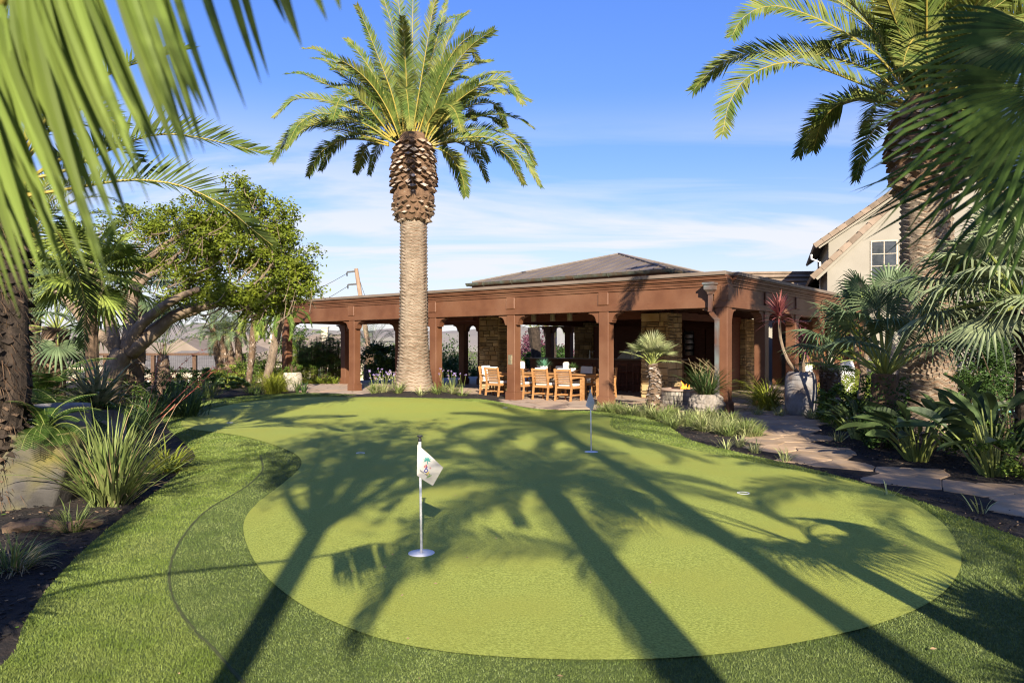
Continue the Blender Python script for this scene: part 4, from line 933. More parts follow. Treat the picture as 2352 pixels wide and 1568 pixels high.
for x, y in tips:
    u = min(1, max(0, (x+60)/900)); a = vis[int(14+u*63)]; d = FD+rs_.uniform(-.10,.10); b = Q(x, y, d); a = a+V((rs_.uniform(-.01,.01),0,0))
    l = (b-a).length; m1 = a.lerp(b,.3)+V((-.04*l,0,.05*l)); m2 = a.lerp(b,.65)+V((-.03*l,0,.03*l)); w = .016*rs_.uniform(.75,1.25)
    pts = spline([a,m1,m2,b],9); wid = [w*(.5+.5*min(1,i/2))*(1-(max(0,i-3)/5.0)**2*.97) for i in range(9)]
    tw = rs_.uniform(-.5,.5); sd = V((math.cos(tw), math.sin(tw), 0))
    dn = (b-a).normalized(); nn_ = dn.cross(sd).normalized()
    for sg in (1,-1):
        vs = []
        for p, w_ in zip(pts, wid): vs += [p-base, p-base+sd*(sg*w_/2)+nn_*(w_*.16)]
        mb.add(vs, [(2*i,2*i+1,2*i+3,2*i+2) for i in range(8)])
part('leaflets', mb, M['date_near'], t0)
for p in rosette((.02,0,2.0), .08, 26, 1.5, 80, -20, rs_):
    if p[-1].x > .35 or p[3].x > .35 or (p[-1].y > .6 and p[-1].x > -.2): continue
    fb = MB(); frond(fb, p, .34, n=50, w=.02, r0=.012, v0=30, v1=15, rs=rs_, start=.15, face=.4); part('frond', fb, [M['rachis'], M['date_near']], t0)
# ------------------------------------------------ foreground fan leaves at the right edge (out of focus)
t0 = thing('fan_palm', 'fan palm beside the camera whose blurred dark fans fill the top right edge', 'palm tree', (2.7,1.9,0))
mb = MB(); mb.tube([(0,0,-.1),(.03,0,1.0),(0,0,1.75)],[.10,.09,.10],14,jit=.08); part('trunk', mb, M['bark_dark'], t0)
b0 = V(t0.location); rs_ = random.Random(33)
for (hx,hy,hd,dx,dy,Rr,sp_,nn,dy3) in ((2420,190,2.15,-1,.62,.60,120,24,-.15),(2470,330,2.5,-1,.25,.72,100,20,.1),(2390,70,2.3,-1,.25,.50,150,24,.2)):
    fb = MB(); hub = Q(hx,hy,hd); D = V((dx, dy3, -dy)); fan(fb, hub-b0, D, V((.25,-.75,.6)), Rr, n=nn, spread=sp_, join=.42, droop=.22, rs=rs_, stalk=[V((0,0,1.7)), (hub-b0+V((0,0,1.7)))*.5+V((0,0,.12)), hub-b0], sr=.008); part('fan_leaf', fb, [M['rachis_g'], M['fan_near']], t0)
for k in range(9):
    az = R(-115+20*k); o = V((math.cos(az),math.sin(az),0)); hub = V((0,0,1.7))+o*.5+V((0,0,.35-.05*(k%3))); fb = MB(); fan(fb, hub, o-Z*.2, Z*.6-o*.5, .5, n=20, spread=180, join=.42, droop=.3, rs=rs_, stalk=[V((0,0,1.7)), hub*.5+V((0,0,.95)), hub], sr=.008); part('fan_leaf', fb, [M['rachis_g'], M['fan_near']], t0)
# ------------------------------------------------ coral tree, left
CT = V((X(255,14), 14, 0)); cv4 = lambda a,b: (.3662*a, 516.8+.3662*b); rs_ = random.Random(41)
t = thing('coral_tree', 'broad leafy tree left of the lawn, bare grey limbs fanning from a short trunk', 'tree', CT)
mb = MB()
def limb(pts, r0, r1, dep=0, n=9):
    q = spline([Q(*cv4(a,b),14+dep*i/(len(pts)-1))-CT for i,(a,b) in enumerate(pts)], 14)
    q = [p+V((rs_.uniform(-.012,.012),rs_.uniform(-.012,.012),rs_.uniform(-.012,.012))) for p in q]
    mb.tube(q, [r0+(r1-r0)*i/13 for i in range(14)], n, jit=.06); return q[-1]
limb([(650,1100),(690,980),(740,860),(770,780)],.25,.19)
ends = [limb([(745,830),(700,660),(655,500),(610,330),(540,200)],.13,.06,-.3),limb([(790,800),(825,600),(838,420),(872,290),(960,180)],.14,.06,.5),limb([(800,800),(870,640),(975,545),(1095,468),(1250,400)],.13,.055,-.6),
        limb([(820,800),(950,690),(1100,565),(1220,520),(1350,495),(1480,420)],.15,.06,-.2),limb([(800,820),(980,640),(1090,585),(1240,530),(1400,380)],.12,.05,.8),limb([(760,830),(680,720),(590,670),(520,600),(430,490),(340,400)],.13,.055,.2),
        limb([(720,770),(620,690),(520,590),(480,420),(380,300)],.09,.05,.9),limb([(850,420),(930,320),(1040,260),(1150,150)],.07,.03,0),limb([(1080,480),(1180,380),(1300,250),(1400,150)],.06,.03,.3),limb([(1300,505),(1450,480),(1600,380),(1700,250)],.06,.025,-.3),
        limb([(1450,440),(1620,400),(1740,420),(1830,380)],.04,.02,0),limb([(940,200),(1100,80),(1300,0),(1450,-120)],.055,.025,.6),limb([(1400,150),(1520,20),(1600,-80),(1660,-190)],.03,.015,.2)]
part('trunk', mb, M['bark_grey'], t, True)
lf = MB(); tw = MB()
def cl(px,py,rx,rz,n,dep=0,cr=.24,ry=.8):
    c = Q(px,py,14+dep)-CT; rr = (rx/F*14, ry, rz/F*14); n = int(n*2.1); nc = max(6,int(n/55))
    for p in blob(nc, c, rr, rs_, .35):
        k = cr*rs_.uniform(.6,1.25); pts = blob(55, p, (k,k,k*.7), rs_, .15); leaves(lf, pts, .082, rs_, up=.55, asp=.42, sunny=.75)
        if rs_.random() < .6:
            q = p+V((rs_.uniform(-.5,.2),rs_.uniform(-.3,.3),rs_.uniform(-.5,-.1))); m_ = (p+q)/2+V((0,0,-.06)); tw.tube(spline([q,m_,p],6),[.011,.01,.008,.007,.005,.003],4)
for a in ((560,560,120,90,3600,0),(640,640,75,75,2100,0),(460,600,95,95,2700,.2),(590,470,55,45,900,0),(480,500,90,55,1700,.3),(690,600,42,70,800,0),(430,690,70,40,800,.5),(540,680,110,36,1700,-.2),(640,540,50,50,800,.2),(380,520,70,70,1100,.6),(330,590,110,60,1300,.5),(300,510,80,45,700,.6),(700,660,35,40,500,0),(600,700,70,40,700,0),(560,430,32,26,260,0),(655,490,22,26,240,0)): cl(*a)
off = len(lf.v); lf.v += tw.v; lf.f += [tuple(i+off for i in f) for f in tw.f]; lf.m += [1]*len(tw.f); part('crown', lf, [M['leaf'], M['bark_grey']], t)
# ------------------------------------------------ palms with trunks, generic
def feather_palm(label, base, path, r, crown_n, L, leaf, el=(80,-25), mats=None, name='pygmy_date_palm', shag=True, seed=1, w=.016, group=None, n=44, arc=1.0, start=.15, extra=(), face=0.0):
    rs = random.Random(seed); t = thing(name, label, 'palm tree', base, 0, group); q = spline([V(p) for p in path], 16); mb = MB()
    mb.tube(q, [r[0]+(r[1]-r[0])*i/15 for i in range(16)], 14, 0, jit=.12)
    if shag:
        H = len(q)
        for k in range(int((q[-1]-q[0]).length/.045)):
            u = rs.random(); c = q[min(15,int(u*15))].lerp(q[min(15,int(u*15)+1)], u*15%1); rr = r[0]+(r[1]-r[0])*u
            for _ in range(3):
                a = rs.uniform(0,6.28); o = V((math.cos(a),math.sin(a),0)); s_ = V((-o.y,o.x,0)); p = c+o*rr*.92; hw = rs.uniform(.018,.035); d = (o*rs.uniform(.3,1)+Z*rs.uniform(.2,1.1)).normalized()*rs.uniform(.05,.10)
                mb.add([p-s_*hw-Z*.03,p+s_*hw-Z*.03,p+d+s_*hw*.5,p+d-s_*hw*.5],[(0,1,2,3)],1)
    part('trunk', mb, [M['bark_dark'] if not mats else mats[2], M['shag']], t)
    for sp in rosette(q[-1], r[1]*.5, crown_n, L, el[0], el[1], rs, arc)+list(extra):
        fb = MB(); frond(fb, sp, leaf, n=n, w=w, r0=.010, rs=rs, v0=30, v1=10, f0=60, f1=28, start=start, droop=.15, face=face); part('frond', fb, [(mats[0] if mats else M['rachis_g']), (mats[1] if mats else M['leaf_mid'])], t)
    return t
def px_path(pts, d, base): return [Q(x,y,d)-base for x,y in pts]
b = P(568,898); feather_palm('slender upright pygmy palm with dark fibrous trunk, left of the leaning one', b, px_path([(568,900),(577,830),(582,770),(586,722)],b.y,b), (.10,.13), 26, 1.15, .22, (75,-45), seed=3, w=.024, n=58, mats=(M['rachis_g'],M['fan_lime'],M['bark_dark']))
b = P(604,901); feather_palm('leaning pygmy palm with pale peeling trunk beside the left end of the pavilion', b, px_path([(604,903),(618,850),(634,780),(645,716)],b.y,b), (.13,.15), 26, 1.25, .24, (75,-40), seed=4, w=.024, n=58, mats=(M['rachis_g'],M['leaf_mid'],M['bark_grey']))
for i,(x0,x1,y1) in enumerate(((512,487,746),(528,506,770),(540,522,770),(548,548,760))):
    b = P(x0,890); feather_palm(['dark thin trunk palm, leftmost of the four in the cluster behind the coral tree','dark thin trunk palm, second from left in the cluster behind the coral tree','dark thin trunk palm, third from left in the cluster behind the coral tree','dark thin trunk palm, rightmost of the cluster behind the coral tree'][i], b, px_path([(x0,890),((x0*2+x1)/3,840),(x1,y1)],b.y,b), (.15,.11), 16, 1.3, .3, (82,-10), seed=10+i, name='cluster_palm', group='cluster of thin trunk palms', mats=(M['rachis_g'],M['fan_blue'],M['bark_dark']))
b = P(375,905); feather_palm('squat cycad with a thick dark trunk and upright stalks in front of the wire fence', b, px_path([(375,906),(374,860),(374,815)],b.y,b), (.32,.16), 18, 1.9, .3, (86,30), seed=15, name='cycad', mats=(M['rachis_g'],M['fan_blue'],M['bark_dark']), arc=.5, start=.45)
b = P(846,868); feather_palm('dark stemmed palm with arching grey green fronds seen through the pavilion', b, px_path([(846,890),(848,840),(850,800)],b.y,b), (.30,.22), 20, 2.9, .42, (84,10), seed=16, name='jelly_palm', mats=(M['rachis_g'],M['fan_blue'],M['bark_dark']), arc=.9)
for i,(x,d,zt,lb) in enumerate(((1236,40,2.9,'dark shaggy palm trunk seen through the bar, left of the purple tree'),(1271,42,2.9,'dark shaggy palm trunk seen through the bar, right of the purple tree'))):
    b = V((X(x,d),d,-.2)); feather_palm(lb, b, [(0,0,0),(-.1,0,1.4),(-.25,0,zt)], (.2,.34), 12, 1.6, .3, (80,10), seed=18+i, name='palm', shag=False, mats=(M['rachis_g'],M['date_dark'],M['bark_shade']))
# fan palms
def fan_palm(label, base, path, r, leaves_, Rr, stalk, mats, seed=1, name='fan_palm', shag=(), n=28, spread=290, join=.45, el=(80,-20), dr=.2, ivy=False, group=None, sr=.012):
    rs = random.Random(seed); t = thing(name, label, 'palm tree', base, 0, group); q = spline([V(p) for p in path], 12); mb = MB()
    mb.tube(q, [r[0]+(r[1]-r[0])*i/11 for i in range(12)], 16, 0, jit=.10)
    if shag:
        for k in range(shag[0]):
            u = rs.random(); f = u*11; c = q[min(11,int(f))].lerp(q[min(11,int(f)+1)], f%1); rr = r[0]+(r[1]-r[0])*u; a = rs.uniform(0,6.28); o = V((math.cos(a),math.sin(a),0)); s_ = V((-o.y,o.x,0))
            p = c+o*rr*.9; hw = shag[1]*rs.uniform(.25,.5); d = (o*rs.uniform(.4,1)+Z*rs.uniform(-.6,.9)).normalized()*shag[1]*rs.uniform(.5,1.2)
            mb.add([p-s_*hw,p+s_*hw,p+d*.6+s_*hw*.9,p+d+s_*rs.uniform(-.5,.5)*hw,p+d*.6-s_*hw*.9],[(0,1,2,3,4)],1)
    part('trunk', mb, [mats[2], M['shag']], t)
    if ivy:
        iv = MB()
        for k in range(1500):
            u = rs.random(); c = q[min(11,int(u*11))]; a = rs.uniform(0,6.28); rr = (r[0]+.08)*rs.uniform(.85,1.3); leaves(iv, [c+V((math.cos(a)*rr,math.sin(a)*rr,rs.uniform(-.08,.08)))], .055, rs, asp=.8)
        part('ivy', iv, M['leaf_dark'], t)
    top = q[-1]
    lv = leaves_ if not isinstance(leaves_, int) else None
    if lv is None:
        lv = []
        for i in range(leaves_):
            u = (i+.5)/leaves_; az = i*2.39996+rs.uniform(-.3,.3); e = R(el[0]+(el[1]-el[0])*u+rs.uniform(-8,8)); lv.append((az,e,stalk*rs.uniform(.85,1.15),Rr*rs.uniform(.9,1.08)))
    for az, e, sl_, rr in lv:
        o = V((math.cos(az),math.sin(az),0)); d = o*math.cos(e)+Z*math.sin(e); hub = top+d*sl_-Z*(.06*sl_*math.cos(e)); D = (d*.9-Z*.25*math.cos(e)).normalized(); N_ = Z*math.cos(e)-o*math.sin(e)
        fb = MB(); fan(fb, hub, D, N_, rr, n=n, spread=spread, join=join, droop=dr, rs=rs, stalk=[top-Z*.05, top+d*sl_*.5+Z*.02, hub], sr=sr); part('fan_leaf', fb, [mats[0], mats[1]], t)
    return t
b = P(1503,948); b.z = .01
fan_palm('small fan palm with shaggy grey trunk and pale sunlit fans before the stone pier', b, [(0,0,-.05),(-.02,0,.35),(.02,0,.75),(-.06,0,1.18)], (.17,.13), 20, .44, .44, (M['rachis_g'],M['fan_silver'],M['bark_dark']), seed=51, shag=(330,.10), n=22, spread=190, join=.40, el=(88,18), dr=.04)
b = V((X(2030,12.2),12.2,0))
fan_palm('blue green fan palm growing from an ivy covered stump before the right date palm', b, [(0,0,-.05),(0,0,.5),(.02,0,1.15)], (.22,.20), 24, .74, 1.3, (M['rachis_g'],M['fan_blue'],M['bark_dark']), seed=52, n=30, spread=250, join=.42, el=(88,22), dr=.5, ivy=True, sr=.02)
b = V((X(2350,9.2),9.2,0))
fan_palm('large pale blue fan palm filling the right edge beside the clipped hedge', b, [(0,0,-.05),(.05,0,1.0),(.1,.1,2.15)], (.12,.12), 34, .80, .95, (M['rachis_g'],M['fan_pale'],M['bark_shade']), seed=53, n=34, spread=270, join=.45, el=(80,-12), dr=.5, shag=(120,.12), sr=.02)
b = V((X(1905,17.2),17.2,0))
fan_palm('short fan palm with a dark bristly trunk right of the tall grey pot', b, [(0,0,-.05),(.03,0,.5),(-.02,0,1.15)], (.24,.22), 18, .5, .6, (M['rachis_g'],M['fan_lime'],M['bark_dark']), seed=54, n=24, spread=220, join=.4, el=(80,-10), dr=.2, shag=(260,.13))
b = V((X(300,17.5),17.5,0))
fan_palm('blue grey fan palm rising behind the coral tree limbs', b, [(0,0,0),(.1,0,1.6),(.0,0,3.0)], (.25,.22), 22, .75, .9, (M['rachis_g'],M['fan_blue'],M['bark_dark']), seed=55, n=30, spread=280, join=.4, el=(70,-35), dr=.4, shag=(160,.15))
b = V((X(225,11.5),11.5,0))
fan_palm('lime green fan palm behind the dark feather fronds on the left', b, [(0,0,0),(-.1,0,1.5),(-.15,0,2.75)], (.09,.1), 20, .62, .6, (M['rachis_g'],M['fan_lime'],M['bark_dark']), seed=56, n=30, spread=300, join=.5, el=(70,-35), dr=.3)
b = V((X(120,15),15,0))
fan_palm('dusky fan palm in the shade at far left beyond the shaggy date palm', b, [(0,0,0),(0,0,1.2),(.1,0,2.0)], (.25,.25), 20, .75, .9, (M['rachis_g'],M['fan_blue'],M['bark_dark']), seed=57, n=28, spread=290, join=.4, el=(80,-35), dr=.4, shag=(120,.15))
b = V((X(60,17),17,0)); feather_palm('second dark date palm behind the shaggy one at the left edge', b, [(0,0,-.1),(.05,0,2.0),(0,0,4.2)], (.24,.26), 40, 2.6, .42, (85,-30), (M['rachis'],M['fan_lime'],M['bark_dark']), 'date_palm', True, 58, .028, None, 60)
# ------------------------------------------------ unseen trees behind the camera that shade the lawn
t = thing('shade_tree', 'forked leafy tree behind the camera whose branching shadow crosses the lawn', 'tree', (-.62,-3.6,0)); rs_ = random.Random(61); mb = MB(); lf = MB()
mb.tube(spline([V((0,0,-.1)),V((-.03,.02,1.5)),V((.02,.05,3.0)),V((-.02,.1,4.5))],10), [.12,.10,.09,.085,.08,.08,.08,.085,.095,.10], 12)
for az, e, l in ((2.6,66,2.6),(.5,62,2.8),(1.5,58,3.2),(3.5,60,2.4),(5.2,66,2.5),(1.2,80,3.4),(4.2,78,3.0),(2.1,74,3.2)):
    o = V((math.cos(az),math.sin(az),0)); d = o*math.cos(R(e))+Z*math.sin(R(e)); p0 = V((-.02,.1,4.4)); q = spline([p0,p0+d*l*.4+o*.1,p0+d*l*.75,p0+d*l+o*.3],10); mb.tube(q,[.07-.055*i/9 for i in range(10)],7)
    for k in range(3,10):
        for _ in range(3):
            dd = V((rs_.gauss(0,.6),rs_.gauss(0,.6),rs_.uniform(.0,.8))); e2 = q[k]+dd*rs_.uniform(.5,1.0); mb.tube([q[k],(q[k]+e2)/2+V((0,0,-.05)),e2],[.02,.014,.006],5)
            for pc in blob(4, e2, (.45,.45,.35), rs_): leaves(lf, blob(18, pc, (.22,.22,.18), rs_, .1), .10, rs_, asp=.5)
part('trunk', mb, M['bark_grey'], t); part('crown', lf, M['leaf'], t)
def back_palm(label, loc, H, r, n, L, leaf, seed, el=(80,-35), extra=()):
    feather_palm(label, V(loc), [(0,0,-.1),(.05,0,H*.5),(0,.05,H)], r, n, L, leaf, el, (M['rachis'],M['date'],M['bark_tan']), 'shade_palm', False, seed, .026, None, 56, extra=extra, start=.05, face=.55)
back_palm('tall palm behind the camera throwing the long straight shadow on the right lawn', (2.75,-4.6,0), 8.6, (.12,.11), 28, 2.8, .46, 71)
back_palm('lower palm behind the camera that throws the wide shadow down the middle of the lawn', (1.42,-2.4,0), 4.7, (.125,.14), 28, 2.3, .40, 72, (84,-12), [[V((0,0,3.6)),V((-.55,0,3.72)),V((-1.1,0,3.72)),V((-1.45,0,3.4)),V((-1.6,0,2.9))],[V((0,0,3.5)),V((.3,.1,3.9)),V((.5,.2,4.4)),V((.55,.2,5.0))]])
back_palm('palm out of frame at right that streaks the right lawn with shadow', (5.6,-1.5,0), 3.9, (.14,.15), 26, 2.5, .42, 73, (80,-10))
fan_palm('fan palm just right of the camera that shades the near right corner of the lawn', V((3.3,.7,0)), [(0,0,-.05),(0,0,.4),(.02,0,.8)], (.18,.16), 16, .6, .6, (M['rachis_g'],M['fan_green'],M['bark_dark']), seed=74, n=26, spread=250, join=.45, el=(80,0), dr=.3)
fan_palm('fan palm just left of the camera that shades the near left mulch bed', V((-3.3,1.9,0)), [(0,0,-.05),(0,0,.4),(.02,0,.75)], (.18,.16), 16, .55, .6, (M['rachis_g'],M['fan_green'],M['bark_dark']), seed=75, n=26, spread=250, join=.45, el=(80,0), dr=.3)

def back_tree(label, loc, H, r, seed):
    rs = random.Random(seed); t = thing('shade_tree', label, 'tree', loc); mb = MB(); mb.tube([(0,0,-.1),(.05,0,H*.35),(0,.1,H*.6)],[.16,.13,.08],9); lf = MB()
    for p in blob(34, (0,0,H*.70), (r,r,H*.26), rs, .4): mb.tube([(0,.05,H*.45),p*.6+V((0,0,H*.2)),p],[.05,.03,.01],5); leaves(lf, blob(70,p,(.5,.5,.4),rs,.1), .12, rs, asp=.55)
    part('trunk', mb, M['bark_grey'], t); part('crown', lf, M['leaf_dark'], t)
back_tree('leafy tree behind the camera at left that shades the shaggy palm trunk', (-5.7,.6,0), 6.0, 1.2, 81)
back_tree('leafy tree behind the camera at right that dapples the path', (7.4,-.6,0), 6.6, 1.8, 83)
# ------------------------------------------------ flags and cups on the green
def flag(x, y, fm, corners, label, logo, hgt, knob_r=.028):
    b = P(x, y, .05); b.z = zg(b.x,b.y)+.006; t = thing('putting_flag', label, 'golf flag', b)
    mb = MB(); mb.tube([(0,0,0),(-.012,0,hgt)],.0095,12); part('pole', mb, M['white'], t, True)
    mb = MB(); mb.lathe([(0,.004),(.022,.012),(.098,.007),(.10,.0)],28,cap=False); part('base_disc', mb, M['white'], t, True)
    mb = MB(); mb.lathe([(.012,0),(.014,.015),(.009,.026),(.010,.032),(.022,.036),(.023,.041),(.018,.046),(.0,.047)],16,c=(-.012,0,hgt-.01),cap=False); part('knob', mb, M['black'], t, True)
    mb = MB(); n = 10; A,B,C,D = [V(c) for c in corners]; pts = []
    def sp(u, v):
        p = (A*(1-u)+B*u)*(1-v)+(D*(1-u)+C*u)*v; return p+V((0,.012*math.sin(u*5+v*3)*u,0))
    for s_ in (0,.003):
        pts += [sp(i/n,j/n)+V((0,s_,0)) for j in range(n+1) for i in range(n+1)]
    m = (n+1)**2; fs = []
    for j in range(n):
        for i in range(n): q = j*(n+1)+i; fs += [(q,q+1,q+n+2,q+n+1),(m+q,m+q+n+1,m+q+n+2,m+q+1)]
    mb.add(pts, fs); fl = part('flag', mb, fm, t, True)
    if logo:
        def lp(u, v): return sp(u,v)+V((0,-.004,0))
        ux = (B-A).normalized(); 
        def txt(s_, u, v, size, m_, ang=-.62):
            c = bpy.data.curves.new('lettering','FONT'); c.body = s_; c.size = size; c.align_x = 'CENTER'; c.align_y = 'CENTER'; c.extrude = .0006
            tmp = bpy.data.objects.new('lettering', c); COL.objects.link(tmp); dg = bpy.context.evaluated_depsgraph_get(); me = bpy.data.meshes.new_from_object(tmp.evaluated_get(dg)); bpy.data.objects.remove(tmp)
            me.materials.clear(); me.materials.append(m_); o = bpy.data.objects.new('lettering', me); COL.objects.link(o); o.parent = fl
            o.location = lp(u,v); o.rotation_euler = (R(90), ang, 0)
        txt('a', .42,.45,.055, M['ink_red'], .62); txt('la', .60,.40,.018, M['ink_red'], .62); txt('b', .47,.58,.065, M['ink_blue'], .62); txt('a', .57,.62,.05, M['ink_gold'], .62); txt('y', .67,.67,.055, M['ink_green'], .62)
        txt('beach resort', .42,.74,.016, M['ink_black'], .62)
        mb = MB(); c = lp(.42,.24)
        for k in range(7):
            a = R(-20+k*37); d = V((math.cos(a),0,math.sin(a))); s_ = V((-d.z,0,d.x)); mb.add([c, c+d*.016+s_*.005, c+d*.034, c+d*.016-s_*.005],[(0,1,2,3)])
        mb.add([c+V((-.003,0,0)),c+V((.003,0,0)),c+V((.008,0,-.03)),c+V((.002,0,-.03))],[(0,1,2,3)]); part('emblem', mb, M['ink_teal'], fl)
    return t
s1 = 5.6/F
flag(968,1274,M['flagcloth'],[(-.028,-.012,.815),(.165,-.012,.645),(.085,-.012,.505),(-.032,-.012,.585)],'white golf flag with a small printed emblem on the near white pole',True,.845)
flag(1358,1040,M['greyflag'],[(-.012,-.012,.92),(.045,-.03,.73),(.02,-.02,.61),(-.085,-.012,.68)],'limp grey golf flag on the farther pole near the patio',False,.93)
for i,(x,y,lb) in enumerate(((1707,1138,'white cup rim set in the green at right, among the frond shadows'),(828,1041,'white cup rim left of the near flag top'),(528,970,'white cup rim at the far left of the green'),(1160,938,'white cup rim at the far edge of the green by the patio'))):
    b = P(x,y,.05); b.z = zg(b.x,b.y)+.004; t = thing('golf_cup', lb, 'golf cup', b, 0, 'cups in the putting green')
    mb = MB(); mb.lathe([(.054,.0),(.056,.011),(.062,.011),(.066,.001)],28,cap=False); part('rim', mb, M['white'], t, True); mb = MB(); mb.lathe([(.0,.0025),(.0539,.0025)],28,cap=False); part('hole', mb, M['black'], t)
# ------------------------------------------------ grass-like plants
def gclump(name, label, cat, loc, n, L, m, lean=(5,55), droop=(40,110), w=.012, r=.06, seed=1, group=None, stalks=None, heads=None, seg=6):
    rs = random.Random(seed); mb = MB(); clump(mb, n, L, lean, droop, w, r, rs, 0, seg=seg)
    if not stalks and not heads: return solo(name, mb, m, label, cat, loc, rs.uniform(0,6), group)
    t = thing(name, label, cat, loc, 0, group); part('foliage', mb, m, t)
    if stalks:
        s_ = MB()
        for pts, r_, in stalks: s_.tube(spline(pts,10),[r_*(1-.6*i/9) for i in range(10)],5)
        part('stalks', s_, M['strap_tan'], t)
    if heads:
        k, mm = heads
        for _ in range(k):
            h = MB(); s_ = MB(); a = rs.uniform(0,6.28); l = rs.uniform(.45,.72); d = V((math.cos(a)*.28,math.sin(a)*.28,1)); s_.tube([(0,0,0),d*l*.5,d*l+V((0,0,-.01))],[.005,.004,.004],4)
            for q in blob(14, d*l, (.038,.038,.032), rs, .4): leaves(h, [q], .036, rs, asp=.6)
            st_ = part('flower_stem', s_, M['rachis_g'], t); part('flower', h, mm, st_)
    return t
b = P(256,1160); b.z = 0
rs_ = random.Random(81)
stk = [([V((.1,.05,0)),Q(330,1060,8)-b,Q(360,980,8.1)-b,Q(402,928,8.2)-b],.008),([V((.0,.05,0)),Q(275,1040,8)-b,Q(288,975,8)-b,Q(306,930,8)-b],.007),([V((.15,.1,0)),Q(350,1040,8.2)-b,Q(400,940,8.5)-b,Q(425,905,8.6)-b],.007)]
t = gclump('strap_leaf_plant','large clump of long arching green strap leaves with dry stalks on the left mulch bed','plant',b,250,1.12,M['strap'],(4,52),(15,75),.022,.16,82,stalks=stk,seg=8)
mb = MB(); clump(mb,45,1.0,(5,50),(20,110),.016,.15,rs_); part('dry_leaves', mb, M['strap_tan'], t)
b = P(385,1085); b.z = 0; gclump('daylily_clump','lime green arching clump against the lawn edge right of the big strap plant','plant',b,150,.62,M['strap_gold'],(15,70),(50,120),.018,.14,83)
b = P(300,1010); b.z = 0; gclump('strap_leaf_plant','darker strap leaf clump behind the big strap plant','plant',b,140,.9,M['strap_dark'],(5,55),(30,90),.022,.2,84)
b = P(168,1222); b.z = .01; gclump('grass_tuft','small green grass tuft alone on the left mulch in front of the big strap plant','plant',b,110,.34,M['strap'],(8,60),(30,90),.007,.07,85)
b = P(25,1310); b.z = .01; t = gclump('grass_tuft','grass tuft with dry tan base at the left edge of the mulch','plant',b,110,.36,M['strap'],(10,65),(30,90),.008,.12,86); mb = MB(); clump(mb,150,.30,(30,80),(50,120),.008,.12,rs_); o = part('dry_leaves', mb, M['strap_tan'], t)
b = P(140,1140); b.z = 0; gclump('grass_tuft','thin dark tuft with few long blades beside the mossy stone','plant',b,14,.75,M['strap_dark'],(5,45),(50,120),.014,.05,87)
# red flower stalks
b = P(330,985); b.z = 0; t = thing('red_yucca','tall thin pink stalks with coral red buds arching before the wire fence','plant',b)
mb = MB(); clump(mb,90,.8,(5,60),(30,90),.014,.12,rs_); part('foliage', mb, M['strap_dark'], t); f_ = MB(); s_ = MB()
for pts in ([(340,985),(375,890),(430,825),(478,800)],[(335,985),(420,900),(490,845),(545,822)],[(340,985),(440,900),(500,848),(555,860)],[(330,985),(352,880),(372,800),(400,782)]):
    q = spline([Q(x,y,b.y)-b for x,y in pts],20); s_.tube(q,[.007-.004*i/19 for i in range(20)],5)
    for k in range(10,20):
        for _ in range(4): c = q[k]+V((rs_.uniform(-.05,.05),rs_.uniform(-.05,.05),rs_.uniform(-.05,.02))); leaves(f_,[c],.055,rs_,asp=.35)
part('flower_stem', s_, M['red_fl'], t); part('flower', f_, M['red_fl'], t)
# variegated flax in a grey pot, mossy stone planter, ferns
b = V((X(140,8.6),8.6,0)); t = thing('tall_grey_pot','tall grey pot in the shade behind the big strap plant on the left','pot',b); mb = MB(); mb.lathe([(.22,0),(.30,.25),(.33,.6),(.30,.85),(.31,.92),(.26,.92),(.24,.85),(0,.84)],28,cap=False,jit=.01); part('body', mb, M['stonepot'], t, True)
b2 = V((X(225,9.6),9.6,.75)); t = thing('flax','variegated flax with cream striped sword leaves arching from a grey pot','plant',b2); mb = MB()
for _ in range(85): strap(mb,(rs_.uniform(-.06,.06),rs_.uniform(-.06,.06),0),rs_.uniform(0,6.28),rs_.uniform(.6,.95),rs_.uniform(5,65),rs_.uniform(30,120),.045,7,0,rs_)
part('foliage', mb, M['flax'], t)
b3 = V((X(225,9.6),9.6,0)); t = thing('flax_pot','rough grey pot holding the variegated flax','pot',b3); mb = MB(); mb.lathe([(.24,0),(.33,.3),(.34,.6),(.30,.78),(.26,.78),(0,.74)],28,cap=False,jit=.01); part('body', mb, M['stonepot'], t, True); mb = MB(); mb.lathe([(.0,.745),(.25,.745)],20,cap=False); part('soil', mb, M['dirtpot'], t)
b = P(52,1172); b.z = 0; t = thing('stone_planter','square stone block planter with yellow green moss at the left edge','planter',b,R(8)); mb = MB()
vs = []; nn = 14
for j in range(nn+1):
    z = .74*j/nn
    for i in range(40):
        th = 2*math.pi*i/40; c_, s_ = math.cos(th), math.sin(th); m_ = max(abs(c_),abs(s_))**.55; w_ = .40+.05*z; p = V((c_/m_*w_*(1-.12*(z-.35)**2*4),.3+s_/m_*w_*.8,z)); p += V((1,1,.4))*.06*noise.noise(p*4)+V((c_,s_,0))*.12*noise.noise(p*2.2+V((3,1,2))); vs.append(p)
k = len(vs)
mb.add(vs+[(v.x*.85,.3+(v.y-.3)*.85,.74) for v in vs[-40:]]+[(v.x*.85,.3+(v.y-.3)*.85,.62) for v in vs[-40:]], [(j*40+i,j*40+(i+1)%40,(j+1)*40+(i+1)%40,(j+1)*40+i) for j in range(nn+2) for i in range(40)]+[tuple(range(k+40,k+80))]); part('body', mb, M['mossrock'], t, True)
